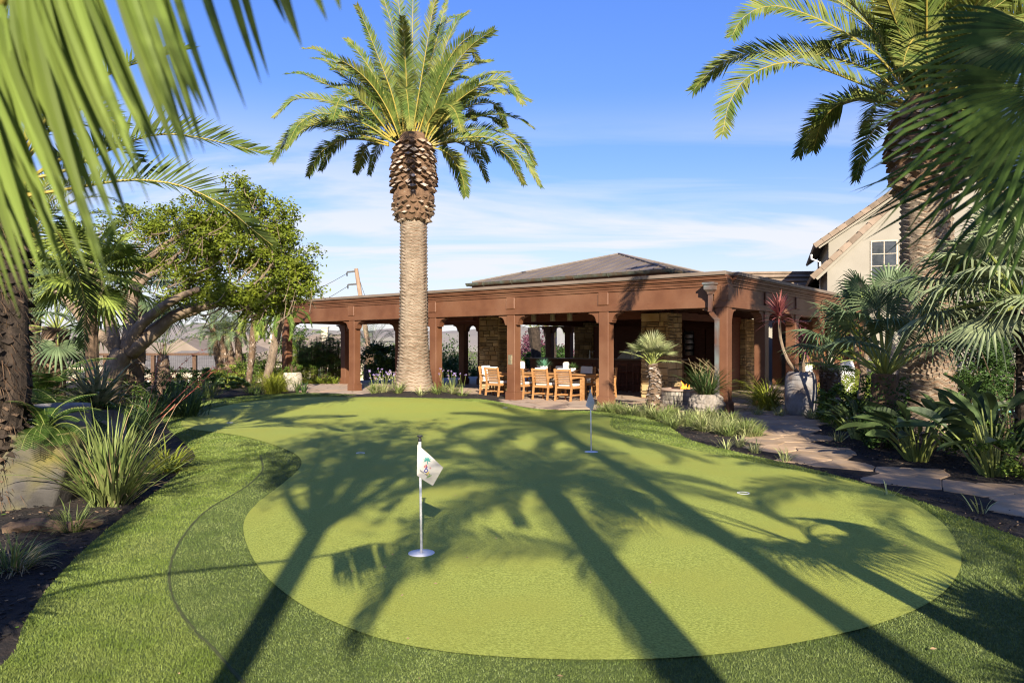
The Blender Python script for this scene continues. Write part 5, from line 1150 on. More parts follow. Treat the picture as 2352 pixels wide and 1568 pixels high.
def fern(loc, n, L, seed, label, group=None, m=None):
    rs = random.Random(seed); t = thing('fern', label, 'fern', loc, 0, group); mb = MB()
    for i in range(n):
        az = i*2.4+rs.uniform(-.3,.3); el = R(rs.uniform(25,80)); o = V((math.cos(az),math.sin(az),0)); l = L*rs.uniform(.7,1.1); p = V((0,0,0)); pts=[p.copy()]; e = el
        for _ in range(5): p = p+(o*math.cos(e)+Z*math.sin(e))*l/5; e -= R(rs.uniform(12,26)); pts.append(p.copy())
        q = spline(pts,30); f2 = MB()
        for k in range(5,30):
            T_ = (q[min(29,k+1)]-q[k-1]).normalized(); N_ = (Z-T_*Z.dot(T_)).normalized(); S_ = T_.cross(N_); w = L*.2*math.sin(math.pi*(k-3)/28)**.7+.01
            for sg in (1,-1):
                d = (S_*sg+T_*.35-Z*.2).normalized(); mb.add([q[k]-T_*L*.008,q[k]+T_*L*.008,q[k]+d*w*.6+T_*L*.010,q[k]+d*w,q[k]+d*w*.6-T_*L*.010],[(0,1,2,3,4)],0)
        mb.tube(q,[.006-.004*i2/29 for i2 in range(30)],4,1)
    part('fronds', mb, [m or M['fern'], M['rachis_g']], t); return t
fern(P(60,1172)+V((0,.3,.72)), 24, .62, 91, 'dark green fern spilling from the mossy stone planter')
fern(V((X(150,9.5),9.5,.55)), 26, 1.15, 92, 'dark fern in the shade between the shaggy palm and the flax')
fern(V((X(95,10.5),10.5,.75)), 24, 1.2, 93, 'tall dark fern behind the planter near the far left palm')
mb = MB(); q = spline([V((0,0,0)),V((.25,.05,.05)),V((.5,.02,.03)),V((.8,.1,.06))],14); mb.tube(q,[.05,.06,.065,.06,.06,.055,.05,.05,.045,.05,.045,.04,.03,.02],9,jit=.25); b = P(10,1225); b.z=.02; solo('fallen_wood', mb, M['bark_dark'], 'weathered piece of fallen wood on the mulch at the left edge', 'log', b)
# aeonium, low foliage at the back left
b = P(531,912); b.z=0; t = thing('aeonium','light green succulent mound of rosettes at the far lawn edge on the left','plant',b); mb = MB()
for k in range(30):
    a = rs_.uniform(0,6.28); rr = .62*math.sqrt(rs_.random()); c = V((rr*math.cos(a),rr*math.sin(a)*.6,.16+.5*(1-(rr/.7)**2)*rs_.uniform(.5,1)))
    for j in range(26):
        a2 = j*2.4; u = j/26; d = V((math.cos(a2)*(1-u*.6),math.sin(a2)*(1-u*.6)-.25,.25+u)).normalized(); s_ = d.cross(Z).normalized(); l = .16*(1-.4*u); mb.add([c,c+d*l*.7-s_*.035,c+d*l,c+d*l*.7+s_*.035],[(0,1,2,3)])
part('rosettes', mb, M['aeon'], t)
low = [(430,960,.9,.8,'strap_dark',150,'dark strap leaf mass below the coral tree trunk'),(395,930,.95,.7,'strap_dark',150,'dark strap leaf mass at the lawn edge in front of the cycad'),(470,915,.9,.6,'strap',110,'green strap leaves left of the succulent mound'),(350,955,.9,.8,'strap_dark',150,'dark strap leaf mass between the coral tree and the lawn'),(590,905,.6,.5,'strap_dark',70,'low dark strap leaves right of the succulent mound')]
for i,(x,y,L,r_,mm,n,lb) in enumerate(low): b = P(x,y); b.z = 0; gclump('strap_leaf_plant',lb,'plant',b,n,L,M[mm],(5,60),(30,100),.028,.35,100+i)
for i,(x,y,r,n,sz,mm,lb) in enumerate(((450,905,(.7,.5,.45),1500,.10,'leaf_dark','dark round leaved shrub under the wire fence post'),(330,925,(.8,.5,.5),1600,.10,'leaf_dark','dark shrub at the foot of the coral tree'),(250,960,(.8,.6,.5),1600,.09,'leaf_mid','green shrub left of the coral tree foot'),(500,893,(.9,.5,.5),1400,.10,'leaf_dark','dark shrub behind the succulent mound'),(90,900,(1.4,.8,.9),2600,.10,'leaf_dark','tall dark shrub at far left behind the ferns'),(580,890,(.8,.5,.6),1300,.09,'leaf_mid','green shrub under the slender pygmy palm'))):
    b = P(x,y); b.z = 0; shrub('shrub',lb,'shrub',b,r,n,sz,M[mm])
for i,(x,d,r,n,lb) in enumerate(((470,28,(.9,.5,.42),1500,'lime green shrub below the wire fence rail'),(525,27.5,(.8,.5,.5),1500,'lime green shrub between the fence post and the cluster palms'),(395,27,(.9,.5,.45),1500,'lime green shrub left of the fence post'),(610,29,(1.0,.6,.75),2200,'bushy green shrub behind the weeping golden grass'),(560,28.5,(.8,.5,.7),1800,'bushy green shrub behind the slender pygmy palm'))):
    shrub('shrub',lb,'shrub',V((X(x,d),d,0)),r,n,.085,M['leaf_lime'] if i<3 else M['leaf_mid'],nc=40)
# gold weeping grass, urn, lady palm hedge
for i,(x,y,L,r_,lb) in enumerate(((627,906,1.0,.35,'golden green weeping grass mound left of the leaning pygmy palm'),(655,899,1.15,.4,'golden green weeping grass mound between the leaning palm and the pale urn'),(622,880,1.7,.5,'tall golden weeping grass behind the leaning pygmy palm'))):
    b = P(x,y); b.z = 0; gclump('weeping_grass',lb,'ornamental grass',b,420,L*1.25,M['strap_gold'],(3,40),(110,175),.012,r_*.6,110+i,seg=8)
b = P(672,899); b.z=.03; t = thing('stone_urn','pale round stone urn at the left end of the patio','urn',b); mb = MB(); mb.lathe([(.18,0),(.26,.08),(.34,.3),(.345,.48),(.31,.62),(.28,.66),(.25,.66),(.24,.6),(0,.58)],32,cap=False,jit=.008); part('body', mb, M['palepot'], t, True)
b2 = b+V((0,0,.60)); shrub('urn_plant','leafy green plant growing in the pale stone urn','plant',b2,(.34,.3,.22),420,.09,M['leaf_mid'],nc=12)
for i in range(7):
    x = 683+i*16.5; b = P(x,878.5); b.z=0; rs = random.Random(120+i); t = thing('lady_palm',['lady palm thicket, leftmost of the hedge beyond the patio','lady palm thicket, second from left in the hedge beyond the patio','lady palm thicket, third from left in the hedge beyond the patio','lady palm thicket, middle of the hedge beyond the patio','lady palm thicket, third from right in the hedge beyond the patio','lady palm thicket, second from right in the hedge beyond the patio','lady palm thicket, rightmost of the hedge, beside the pavilion post'][i],'palm shrub',b,0,'hedge of lady palms'); st_ = MB(); lf_ = MB()
    for k in range(20):
        x0 = rs.uniform(-.32,.32); y0 = rs.uniform(-.3,.4); h = rs.uniform(.8,2.15); st_.tube([(x0,y0,-.05),(x0+.03,y0,h)],[.018,.014],5)
        for j in range(8):
            az = rs.uniform(0,6.28); e = R(rs.uniform(-10,60)); d = V((math.cos(az)*math.cos(e),math.sin(az)*math.cos(e),math.sin(e))); hub = V((x0,y0,h-rs.uniform(0,.8)))+d*rs.uniform(.15,.35); fan(lf_,hub,d-Z*.3,Z,rs.uniform(.24,.36),n=8,spread=200,join=.25,droop=.3,rs=rs,w=.75)
    part('stems', st_, M['bark_dark'], t); 
    lf_.m = [0]*len(lf_.m); part('foliage', lf_, M['leaf_mid'] if i%3 else M['leaf_lime'], t)
for i in range(6):
    b = P(692+i*15,882.5); b.z=.0; gclump('ground_lily','bright green broad leaf clump along the foot of the lady palm hedge','plant',b,46,.52,M['leaf_lime'],(10,65),(30,90),.07,.12,130+i,group='broad leaf clumps below the hedge')
for i,(x,y) in enumerate(((683,913),(698,912))): b = P(x,y-8); b.z=0; gclump('seedling_palm',['small upright dark leaf plant at the lawn edge, left of two','small upright dark leaf plant at the lawn edge, right of two'][i],'plant',b,10,.55,M['strap_dark'],(2,30),(10,50),.06,.05,137+i)
# society garlic around the date palm
for i,(x,y,n,h,lb) in enumerate(((861,902,95,9,'society garlic tuft with violet flowers, leftmost on the palm mound'),(882,900,70,8,'society garlic tuft with violet flowers just left of the palm foot'),(915,901,70,2,'leafy tuft in front of the palm foot, left side'),(966,907,40,0,'small leafy tuft in front of the palm foot, middle'),(1003,903,55,0,'leafy tuft in front of the palm foot, right side'),(1040,902,75,8,'society garlic tuft with violet flowers at the right of the palm mound'),(1062,909,40,3,'society garlic tuft low on the right tip of the palm mound'),(905,893,50,4,'society garlic tuft with flowers beside the left flare of the palm'),(1020,893,50,3,'society garlic tuft with flowers against the right post'))):
    d_ = min([20.9+.04*q for q in range(60)], key=lambda q: abs(HY+(CAMH-max(.02,zm(X(x,q),q)))*F/q-y-(4 if q>22.3 else 0)))
    b = V((X(x,d_),d_,0)); b.z = max(.02,zm(b.x,b.y)-.02); gclump('society_garlic',lb,'flower',b,n,.50,M['strap_var'] if i%2 else M['strap'],(8,62),(40,100),.018,.10,140+i,heads=(h,M['purple_fl']) if h else None, group='tufts on the palm mound')
# variegated border along the patio : many like tufts
rs_ = random.Random(151); protos = []; k_ = 0
pts = []
for x,y,sp_ in ((1380,946,8),(1405,949,8),(1430,952,9),(1455,956,10),(1480,961,11),(1505,966,12),(1530,971,13),(1555,976,14),(1580,981,15),(1605,986,15),(1630,991,16),(1655,995,16),(1680,998,14),(1705,1001,10),(1728,1000,8),(1600,966,10),(1640,970,10),(1680,978,10),(1715,985,8),(1540,955,8),(1490,948,6)):
    for _ in range(3): pts.append((x+rs_.uniform(-12,12), y+rs_.uniform(-sp_*.8,sp_*.8)))
for i,(x,y) in enumerate(pts):
    b = P(x,y); b.z = .01
    if inside(b,fringe_poly) or inside(b,path_poly): continue
    if len(protos) < 6:
        o = gclump('variegated_tuft','cream striped grass tuft in the border between the lawn and the patio','ornamental grass',b,85,.40,M['strap_var'] if len(protos)%2 else M['strap'],(6,58),(40,110),.013,.10,160+len(protos),group='striped tufts bordering the patio'); protos.append(o)
    else: dup(protos[rs_.randrange(6)], b, rs_.uniform(0,6.28), scale=rs_.uniform(.75,1.1))
for i,(x,y,lb) in enumerate(((1668,1035,'pale spiky tuft on the mulch point, left of the path mouth'),(1700,1028,'pale spiky tuft on the mulch beside the first path stones'),(1735,1042,'pale spiky tuft at the path edge, third along'),(1805,1062,'cream tuft standing alone between the lawn and the path'),(2058,1000,'thin pale tuft on the dark mulch right of the path'),(1925,1015,'small tuft in the mulch beside the path bend'),(2040,1150,'tiny green sprout on the mulch strip below the path'),(2255,1180,'tiny green sprout on the mulch strip at the right edge'))):
    b = P(x,y); b.z=.01; gclump('pale_tuft',lb,'plant',b,34 if i<6 else 10,.27,M['strap_var'],(5,50),(20,80),.014,.06,180+i)
# carved bowl with grass
b = P(1622,949); b.z=.0; t = thing('carved_stone_bowl','round carved grey stone bowl at the patio corner','planter',b); mb = MB(); vs=[]; prof=[(.27,0)]+[(.30+.125*math.sin(math.pi*(k/22)**.8)**.7, .46*k/22) for k in range(1,22)]+[(.31,.47),(.27,.46),(.25,.42)]; na=110; m_=len(prof)
for r_,z in prof:
    for i in range(na):
        th=2*math.pi*i/na; u=noise.voronoi(V((math.cos(th)*3.4,math.sin(th)*3.4,z*7.5)))[0]; n_=(.055*min(1,(u[1]-u[0])*2.2)-.03+.02*math.sin((u[0])*26))*(1 if .02<z<.45 else .2); vs.append((math.cos(th)*(r_+n_),math.sin(th)*(r_+n_),z))
mb.add(vs+[(0,0,.42)],[(j*na+i,j*na+(i+1)%na,(j+1)*na+(i+1)%na,(j+1)*na+i) for j in range(m_-1) for i in range(na)]+[((m_-1)*na+i,(m_-1)*na+(i+1)%na,m_*na) for i in range(na)]); part('body', mb, M['carve'], t, True)
s_ = [([V((0,0,0)),V((rnd.uniform(-.3,.3),rnd.uniform(-.2,.2),.5)),V((rnd.uniform(-.75,.45),rnd.uniform(-.3,.3),rnd.uniform(.7,.95)))],.006) for _ in range(16)]
t = gclump('iris_grass','dark green strappy grass with dry seed stalks growing in the carved bowl','ornamental grass',b+V((0,0,.43)),210,.95,M['strap_dark'],(4,62),(25,95),.026,.14,190,stalks=s_,seg=7)
mb = MB(); clump(mb,40,.8,(5,55),(10,70),.012,.14,rs_); part('dry_leaves', mb, M['strap_tan'], t)
# weeping mound, tall pot with cordylines
b = P(1762,944); b.z=0; gclump('weeping_grass','weeping green grass mound left of the tall grey pot','ornamental grass',b,650,1.3,M['strap_gold'],(5,60),(90,150),.010,.16,191,seg=7)
b = P(1839,955); b.z=.0; t = thing('tall_stone_pot','tall rounded grey stone pot beside the path','pot',b); mb = MB(); mb.lathe([(.27,0),(.31,.04),(.345,.3),(.355,.6),(.345,.85),(.31,.98),(.27,1.03),(.25,1.03),(.235,.98),(0,.96)],40,cap=False,jit=.006); part('body', mb, M['stonepot'], t, True); mb = MB(); mb.lathe([(0,.965),(.24,.965)],20,cap=False); part('soil', mb, M['dirtpot'], t); pot = b
def cordyline(label, path, n, L, m, seed):
    rs = random.Random(seed); base = path[0]; t = thing('cordyline', label, 'plant', base); q = spline([p-base for p in path],14); mb = MB(); mb.tube(q,[.045-.014*i/13 for i in range(14)],8,jit=.05); part('trunk', mb, M['bark_grey'], t)
    lf_ = MB(); T_ = (q[-1]-q[-3]).normalized()
    for i in range(n):
        u = i/n; c = q[-1]-T_*.16*u+T_*.05; strap(lf_, c, i*2.39996+rs.uniform(-.3,.3), L*rs.uniform(.75,1.1)*(.8+.3*u), 8+100*u**1.1+rs.uniform(-8,8), rs.uniform(15,55), .042, 6, 0, rs)
    part('foliage', lf_, m, t)
cordyline('tall red cordyline rosette on a bent grey stem in the tall pot',[pot+V((.02,0,.93)),Q(1812,832,16.6),Q(1793,780,16.5),Q(1789,722,16.5)],74,.66,M['cordy'],201)
cordyline('smaller purple cordyline rising straight from the tall pot',[pot+V((.10,.05,.93)),Q(1845,835,16.8),Q(1846,795,16.8)],50,.55,M['cordy_dark'],202)
# strelitzia
def strelitzia(b, n, H, seed, label):
    rs = random.Random(seed); t = thing('bird_of_paradise', label, 'plant', b, 0, 'bird of paradise clumps'); st_ = MB(); lf_ = MB()
    for i in range(n):
        az = rs.uniform(0,6.28); ln = R(rs.uniform(4,42)); o = V((math.cos(az),math.sin(az),0)); l = H*rs.uniform(.6,1.0)*.68; p0 = o*.12*rs.random(); p1 = p0+(o*math.sin(ln)+Z*math.cos(ln))*l*.55; e = ln+R(rs.uniform(3,16)); p2 = p1+(o*math.sin(e)+Z*math.cos(e))*l*.45
        st_.tube([p0-Z*.04,p1,p2],[.02,.014,.010],6)
        L = H*rs.uniform(.36,.5); e2 = e+R(rs.uniform(5,45)); q = []; p = p2.copy()
        for k in range(9): q.append(p.copy()); p = p+(o*math.sin(e2)+Z*math.cos(e2))*L/8; e2 += R(rs.uniform(1,6))
        s0 = V((-o.y,o.x,0)); tw = rs.uniform(-1.2,1.2)
        for sg in (1,-1):
            vs=[]
            for k,c in enumerate(q):
                tn = (q[min(8,k+1)]-q[max(0,k-1)]).normalized(); s_ = (s0*math.cos(tw)+tn.cross(s0)*math.sin(tw)); nn_ = tn.cross(s_); hw = .075*math.sin(math.pi*min(1,(k+.35)/8.6))**.75*(H/1.1); vs += [c, c+s_*sg*hw*.9+nn_*hw*.45]
            lf_.add(vs,[(2*k,2*k+1,2*k+3,2*k+2) for k in range(8)])
    part('stalks', st_, M['rachis_g'], t); part('foliage', lf_, M['strel'], t, True)
for i,(x,y,n,H,lb) in enumerate(((2109,1060,34,1.05,'bird of paradise clump in the middle of the right bed, one pale leaf low left'),(2282,1095,26,1.30,'tall bird of paradise clump before the clipped hedge at right'),(1972,1010,26,.85,'low bird of paradise clump nearest the path bend'),(2200,1030,20,1.1,'bird of paradise clump in shade at the foot of the right date palm'))): b = P(x,y); b.z=0; strelitzia(b,n,H,210+i,lb)
# plumeria, leafy shrubs, hedge at right
b = V((X(1973,14.5),14.5,0)); t = thing('plumeria','slender pale trunked small tree forking before the pool wall','tree',b); mb = MB()
for pts,r0,r1 in (([(1972,960),(1978,900),(1984,855)],.07,.06),([(1984,858),(1972,820),(1962,790),(1955,760)],.045,.03),([(1984,858),(1990,800),(1988,740),(1984,690)],.045,.03),([(1989,790),(2005,765),(2020,745)],.03,.02)): mb.tube(spline([Q(x,y,14.5)-b for x,y in pts],8),[r0+(r1-r0)*i/7 for i in range(8)],8,jit=.05)
part('trunk', mb, M['bark_grey'], t); lf_ = MB(); rs_ = random.Random(221)
for x,y in ((1955,755),(1984,688),(2020,742),(1968,770)):
    c = Q(x,y,14.5)-b
    for k in range(18): strap(lf_, c, rs_.uniform(0,6.28), .3, rs_.uniform(20,95), 50, .07, 5, 0, rs_)
part('crown', lf_, M['leaf_lime'], t)
for i,(x,d,r,n,sz,mm,lb) in enumerate(((2300,7.9+2.4,(1.0,.8,.34),2600,.06,'leaf_mid','clipped green hedge shrub at the right edge behind the bird of paradise'),(2420,8.4,(.9,.9,.3),2000,.06,'leaf_mid','clipped green hedge shrub cut by the right edge'),(2215,14.2,(1.0,.8,1.15),4200,.08,'leaf_dark','tall dark ivy covered shrub right of the date palm trunk'),(2030,11.4,(.45,.4,.35),900,.08,'leaf_dark','dark low shrub around the ivy stump'),(1935,14.8,(.7,.5,.4),900,.12,'leaf_mid','broad leaved low shrub behind the first bird of paradise'),(1955,21,(.9,.6,.45),1500,.08,'leaf_lime','bright green low shrub by the far pool terrace'),(2010,22,(.8,.6,.4),1300,.08,'leaf_mid','low green shrub at the house wall'),(2320,13.5,(1.6,1.0,1.05),4000,.08,'leaf_dark','large dark shrub mass at the right edge before the house'),(1858,30,(.8,.6,1.2),1500,.10,'leaf_lime','bright green bush seen between the side posts'))):
    b = V((X(x,d),d,0)); shrub('shrub',lb,'shrub',b,r,int(n*1.9),sz,M[mm],nc=60)
for i,(x,y,lb) in enumerate(((1935,928,'small feathery palm seedling left of the plumeria trunk'),(2000,925,'small feathery palm seedling right of the plumeria trunk'),(2075,960,'small feathery palm seedling below the right date palm'),(1890,945,'small feathery palm seedling right of the tall pot'))):
    b = P(x,y); b.z=0; feather_palm(lb, b, [(0,0,-.03),(0,0,.06),(0,0,.12)], (.05,.04), 14, .85, .2, (80,10), (M['rachis_g'],M['leaf_lime'],M['bark_dark']), 'palm_seedling', False, 230+i, .014, None, 30)
for i,(x,y,lb) in enumerate(((1895,972,'lime tuft against the right foot of the tall pot'),(1862,962,'green tuft in front of the tall pot'),(1935,990,'bright tuft at the mulch edge behind the first bird of paradise'),(1740,955,'pale striped tuft at the foot of the weeping mound'),(1790,957,'pale striped tuft between the weeping mound and the tall pot'))):
    b = P(x,y); b.z=.01; gclump('grass_tuft',lb,'plant',b,80,.34,M['strap_gold'] if i in (0,2) else M['strap_var'],(8,60),(30,100),.010,.09,240+i)
# ------------------------------------------------ table things, fire pit
def TP(a,b,z=.787): return PW(a,b,z)
def pot_plant(label, a, b, s, spiky, seed):
    t = thing('potted_plant', label, 'potted plant', TP(a,b), 0); mb = MB(); mb.lathe([(.065*s,0),(.085*s,.03*s),(.095*s,.15*s),(.088*s,.15*s),(.08*s,.12*s),(0,.115*s)],24,cap=False); part('pot', mb, M['ceramic'], t, True)
    rs = random.Random(seed); f2 = MB(); clump(f2, 110 if spiky else 80, .26*s, (3,70),(10,60 if spiky else 110),.016*s,.05*s,rs,c=(0,0,.12*s)); part('foliage', f2, spiky, t)
M['aloe'] = leafmat('teal_spiky_leaf',(.10,.26,.16),(.18,.36,.24)); 
pot_plant('spiky teal plant in a white pot at the middle of the dining table',6.55,1.6,1.25,M['aloe'],251); pot_plant('small green plant in a white pot at the left end of the table',7.75,1.6,.95,M['strap_dark'],252); pot_plant('small green plant in a white pot beside the right candle jar',5.45,1.6,.95,M['strap_dark'],253)
for a,lb in ((7.45,'tall white candle jar on the left tray'),(5.72,'tall white candle jar on the right tray')):
    t = thing('candle_jar', lb, 'candle jar', TP(a,1.62)); mb = MB(); mb.lathe([(.09,0),(.10,.02),(.10,.27),(.08,.30),(.075,.31),(.08,.33),(.07,.33),(.06,.29),(0,.28)],24,cap=False); part('jar', mb, M['ceramic'], t, True); mb = MB(); mb.lathe([(.082,.318),(.088,.325),(.082,.332),(.079,.326)],20,cap=False); mb.tube([(.10*math.cos(x),.02,.27+.05*math.sin(x)) for x in [R(k*20) for k in range(-1,11)]],.003,4); part('rim', mb, M['wicker'], t)
for a,lb in ((7.55,'curved woven tray under the left candle jar'),(5.6,'curved woven tray under the right candle jar')):
    mb = MB(); n=14; vs=[]
    for s_ in (0,-.012):
        for j in range(7):
            for i in range(n+1): u=i/n*2-1; v=j/6*2-1; vs.append((u*.34,v*.13,.012+.075*u*u*abs(u)+.015*v*v+s_))
    m_=7*(n+1); mb.add(vs,[(j*(n+1)+i,j*(n+1)+i+1,(j+1)*(n+1)+i+1,(j+1)*(n+1)+i) for j in range(6) for i in range(n)]+[(m_+j*(n+1)+i,m_+(j+1)*(n+1)+i,m_+(j+1)*(n+1)+i+1,m_+j*(n+1)+i+1) for j in range(6) for i in range(n)]); solo('woven_tray', mb, M['wicker'], lb, 'tray', TP(a,1.58,.788), PROT)
fp = PW(1.95,1.95,0); t = thing('fire_pit','round stone fire pit with a lit flame under the pavilion corner','fire pit',fp); mb = MB(); rs_ = random.Random(261); mb.lathe([(.60,0),(.60,.36)],40,1); z=.0
while z < .35:
    h = min(rs_.uniform(.08,.14),.36-z); h = .36-z if .36-z-h < .05 else h; a=0
    while a < 6.25:
        w=min(rs_.uniform(.16,.42),6.283-a); m_=3; vs=[]
        for r_ in (.595,.635*rs_.uniform(.985,1.01)):
            for k in range(m_+1):
                th=a+.012+(w-.024)*k/m_
                for zz in (z+.006,z+h-.006): vs.append((r_*math.cos(th),r_*math.sin(th),zz))
        o_=2*(m_+1); mb.add(vs,[(o_+2*k,o_+2*k+2,o_+2*k+3,o_+2*k+1) for k in range(m_)]+[(2*k+1,o_+2*k+1,o_+2*k+3,2*k+3) for k in range(m_)]+[(2*k,2*k+2,o_+2*k+2,o_+2*k) for k in range(m_)]+[(0,o_,o_+1,1),(2*m_,2*m_+1,o_+2*m_+1,o_+2*m_)]); a+=w
    z+=h
part('body', mb, [M['greyledge'],M['mortar']], t); mb = MB(); mb.lathe([(.44,.36),(.67,.36),(.68,.38),(.67,.415),(.45,.42),(.44,.40),(.43,.33),(0,.33)],48,cap=False); part('cap', mb, mat('fire_pit_cap',(.30,.21,.16),(.36,.27,.21),rough=.6), t, True)
fm = bpy.data.materials.new('flame'); fm.use_nodes=True; fn=fm.node_tree; fn.nodes.clear(); em=fn.nodes.new('ShaderNodeEmission'); em.inputs[0].default_value=(1,.27,.03,1); em.inputs[1].default_value=2.2; fo=fn.nodes.new('ShaderNodeOutputMaterial'); fn.links.new(em.outputs[0],fo.inputs[0])
mb = MB()
for _ in range(9):
    x,y=rs_.gauss(0,.08),rs_.gauss(0,.06); h=rs_.uniform(.12,.34); mb.tube(spline([V((x,y,.33)),V((x+rs_.uniform(-.03,.03),y,.33+h*.5)),V((x+rs_.uniform(-.06,.06),y,.33+h))],7),[.02,.034,.038,.03,.02,.01,.001],7,cap=False)
part('flame', mb, fm, t)
M['housewall'] = mat('far_house_wall',(.42,.36,.27),(.47,.41,.32),scale=.5,rough=.95)
# ------------------------------------------------ the house on the right
HB = V((X(1866,29),29,-.02)); hs_ = thing('house','cream stucco house with steep tiled gables behind the palms','house',HB,R(-20))
def rake_tiles(mb, p, q, w, th, n, rs):
    d = (q-p)/n; t = d.normalized(); y = V((0,1,0)); nrm = V((-t.z,0,t.x)); nrm = nrm if nrm.z > 0 else -nrm
    for i in range(n):
        a = p+d*i; b = p+d*(i+1.06); o = nrm*.05
        vs = [a-y*w*.5-nrm*th,b-y*w*.5-nrm*th,b+y*w*.5-nrm*th,a+y*w*.5-nrm*th,a-y*w*.5+o*1.3,b-y*w*.5+o*.4,b+y*w*.5+o*.4,a+y*w*.5+o*1.3]
        mb.add(vs,[(3,2,1,0),(4,5,6,7),(0,1,5,4),(1,2,6,5),(2,3,7,6),(3,0,4,7)])
def gable(x0, xr, ze, zr_, y0, y1, name):
    sl_ = (zr_-ze)/(xr-x0); x1 = xr*2-x0
    mb = MB(); mb.add([(x0+.55,y0,0),(x1-.55,y0,0),(x1-.55,y0,ze+.5*sl_),(xr,y0,zr_-.12),(x0+.55,y0,ze+.5*sl_),(x0+.55,y1,0),(x1-.55,y1,0),(x1-.55,y1,ze+.5*sl_),(xr,y1,zr_-.12),(x0+.55,y1,ze+.5*sl_)],[(0,1,2,3,4),(9,8,7,6,5),(0,4,9,5),(1,6,7,2)])
    w = part('wall', mb, M['stucco'], hs_)
    rf = MB()
    for a,b in ((V((x0,0,ze)),V((xr,0,zr_))),(V((xr,0,zr_)),V((x1,0,ze)))):
        n = V((-(b-a).z,0,(b-a).x)).normalized()*.10; ys=(y0-.14,y1); rf.add([a+V((0,ys[0],0)),b+V((0,ys[0],0)),b+V((0,ys[1],0)),a+V((0,ys[1],0)),a+n+V((0,ys[0],0)),b+n+V((0,ys[0],0)),b+n+V((0,ys[1],0)),a+n+V((0,ys[1],0))],[(3,2,1,0),(4,5,6,7),(0,1,5,4),(1,2,6,5),(2,3,7,6),(3,0,4,7)])
    r_ = part('roof', rf, M['tile'], hs_); rk = MB()
    rake_tiles(rk,V((x0-.06,y0-.19,ze-.0)),V((xr,y0-.19,zr_+.02)),.18,.16,14,None); rake_tiles(rk,V((x1+.06,y0-.19,ze)),V((xr,y0-.19,zr_+.02)),.18,.16,14,None); part('rake_tiles', rk, M['tile'], r_)
    bd = MB()
    for a,b in ((V((x0+.12,y0-.06,ze-.06)),V((xr,y0-.06,zr_-.22))),(V((xr,y0-.06,zr_-.22)),V((x1-.12,y0-.06,ze-.06)))): bd.beam(a,b,.10,.2,up=V((0,1,0)).cross(b-a).normalized())
    part('barge_board', bd, M['stucco'], r_); return w
w1 = gable(0,4.8,4.43,9.07,0,7,'near'); w2 = gable(.25,4.6,6.1,9.15,3.2,12,'far')
def window(par, x0, x1, z0, z1, y, cols, rows):
    mb = MB(); e=.05; mb.box((x0-e,y-.05,z0-e),(x1+e,y-.002,z0)); mb.box((x0-e,y-.05,z1),(x1+e,y-.002,z1+e)); mb.box((x0-e,y-.05,z0),(x0,y-.002,z1)); mb.box((x1,y-.05,z0),(x1+e,y-.002,z1))
    for c in range(1,cols): x=x0+(x1-x0)*c/cols; mb.box((x-.014,y-.04,z0),(x+.014,y-.004,z1))
    for r_ in range(1,rows): z=z0+(z1-z0)*r_/rows; mb.box((x0,y-.037,z-.012),(x1,y-.006,z+.012))
    f = part('window', mb, M['housewall'], par); mb = MB(); mb.box((x0,y-.022,z0),(x1,y-.012,z1)); part('pane', mb, M['glass'], f)
window(w1,2.15,3.0,4.30,5.72,0,2,3); window(w1,3.2,4.05,4.30,5.72,0,2,3); window(w1,6.1,7.3,3.3,4.6,0,2,3)
mb = MB(); mb.tube([(.1,3.1,5.7),(.1,3.1,5.5),(.45,3.15,5.35),(.48,3.15,0)],.045,8); part('downspout', mb, M['white'], hs_); mb = MB(); mb.tube([(3.6,5,8.6),(3.6,5,9.55)],.07,10); part('vent_pipe', mb, M['fartile'], hs_)
# right wing of the house far right, wall of the terrace
mb = MB(); mb.box((9.6,2,0),(18,9,5.2)); part('wall', mb, M['stucco'], hs_)
# garage with tiled roof
GB = V((X(1700,33),33,-.02)); g = thing('garage','low garage with a brown tiled roof between the pavilion and the house','building',GB,R(-6)); mb = MB(); mb.box((0,0,0),(7.5,6,3.2)); part('wall', mb, M['stucco'], g)
mb = MB(); rg_ = random.Random(3); rows=9
for k in range(rows):
    y=-.4+k*.36; z=3.15+k*.235; x=-1.2-.0*k; i=0
    while x < 7.7:
        w=.42; mb.box((x,y,z+rg_.uniform(0,.012)),(x+w-.01,y+.40,z+.05+rg_.uniform(0,.012))); x+=w
mb.add([(-1.25,-.35,3.12),(7.7,-.35,3.12),(7.7,3.0,5.25),(-1.25,3.0,5.25),(-1.25,6.3,3.12),(7.7,6.3,3.12)],[(0,1,2,3),(3,2,5,4),(0,3,4),(1,5,2)]); 
part('roof', mb, M['tile'], g); mb=MB(); mb.beam((-1.25,3.0,5.30),(7.7,3.0,5.30),.2,.1); part('ridge_tiles', mb, M['tile'], g)
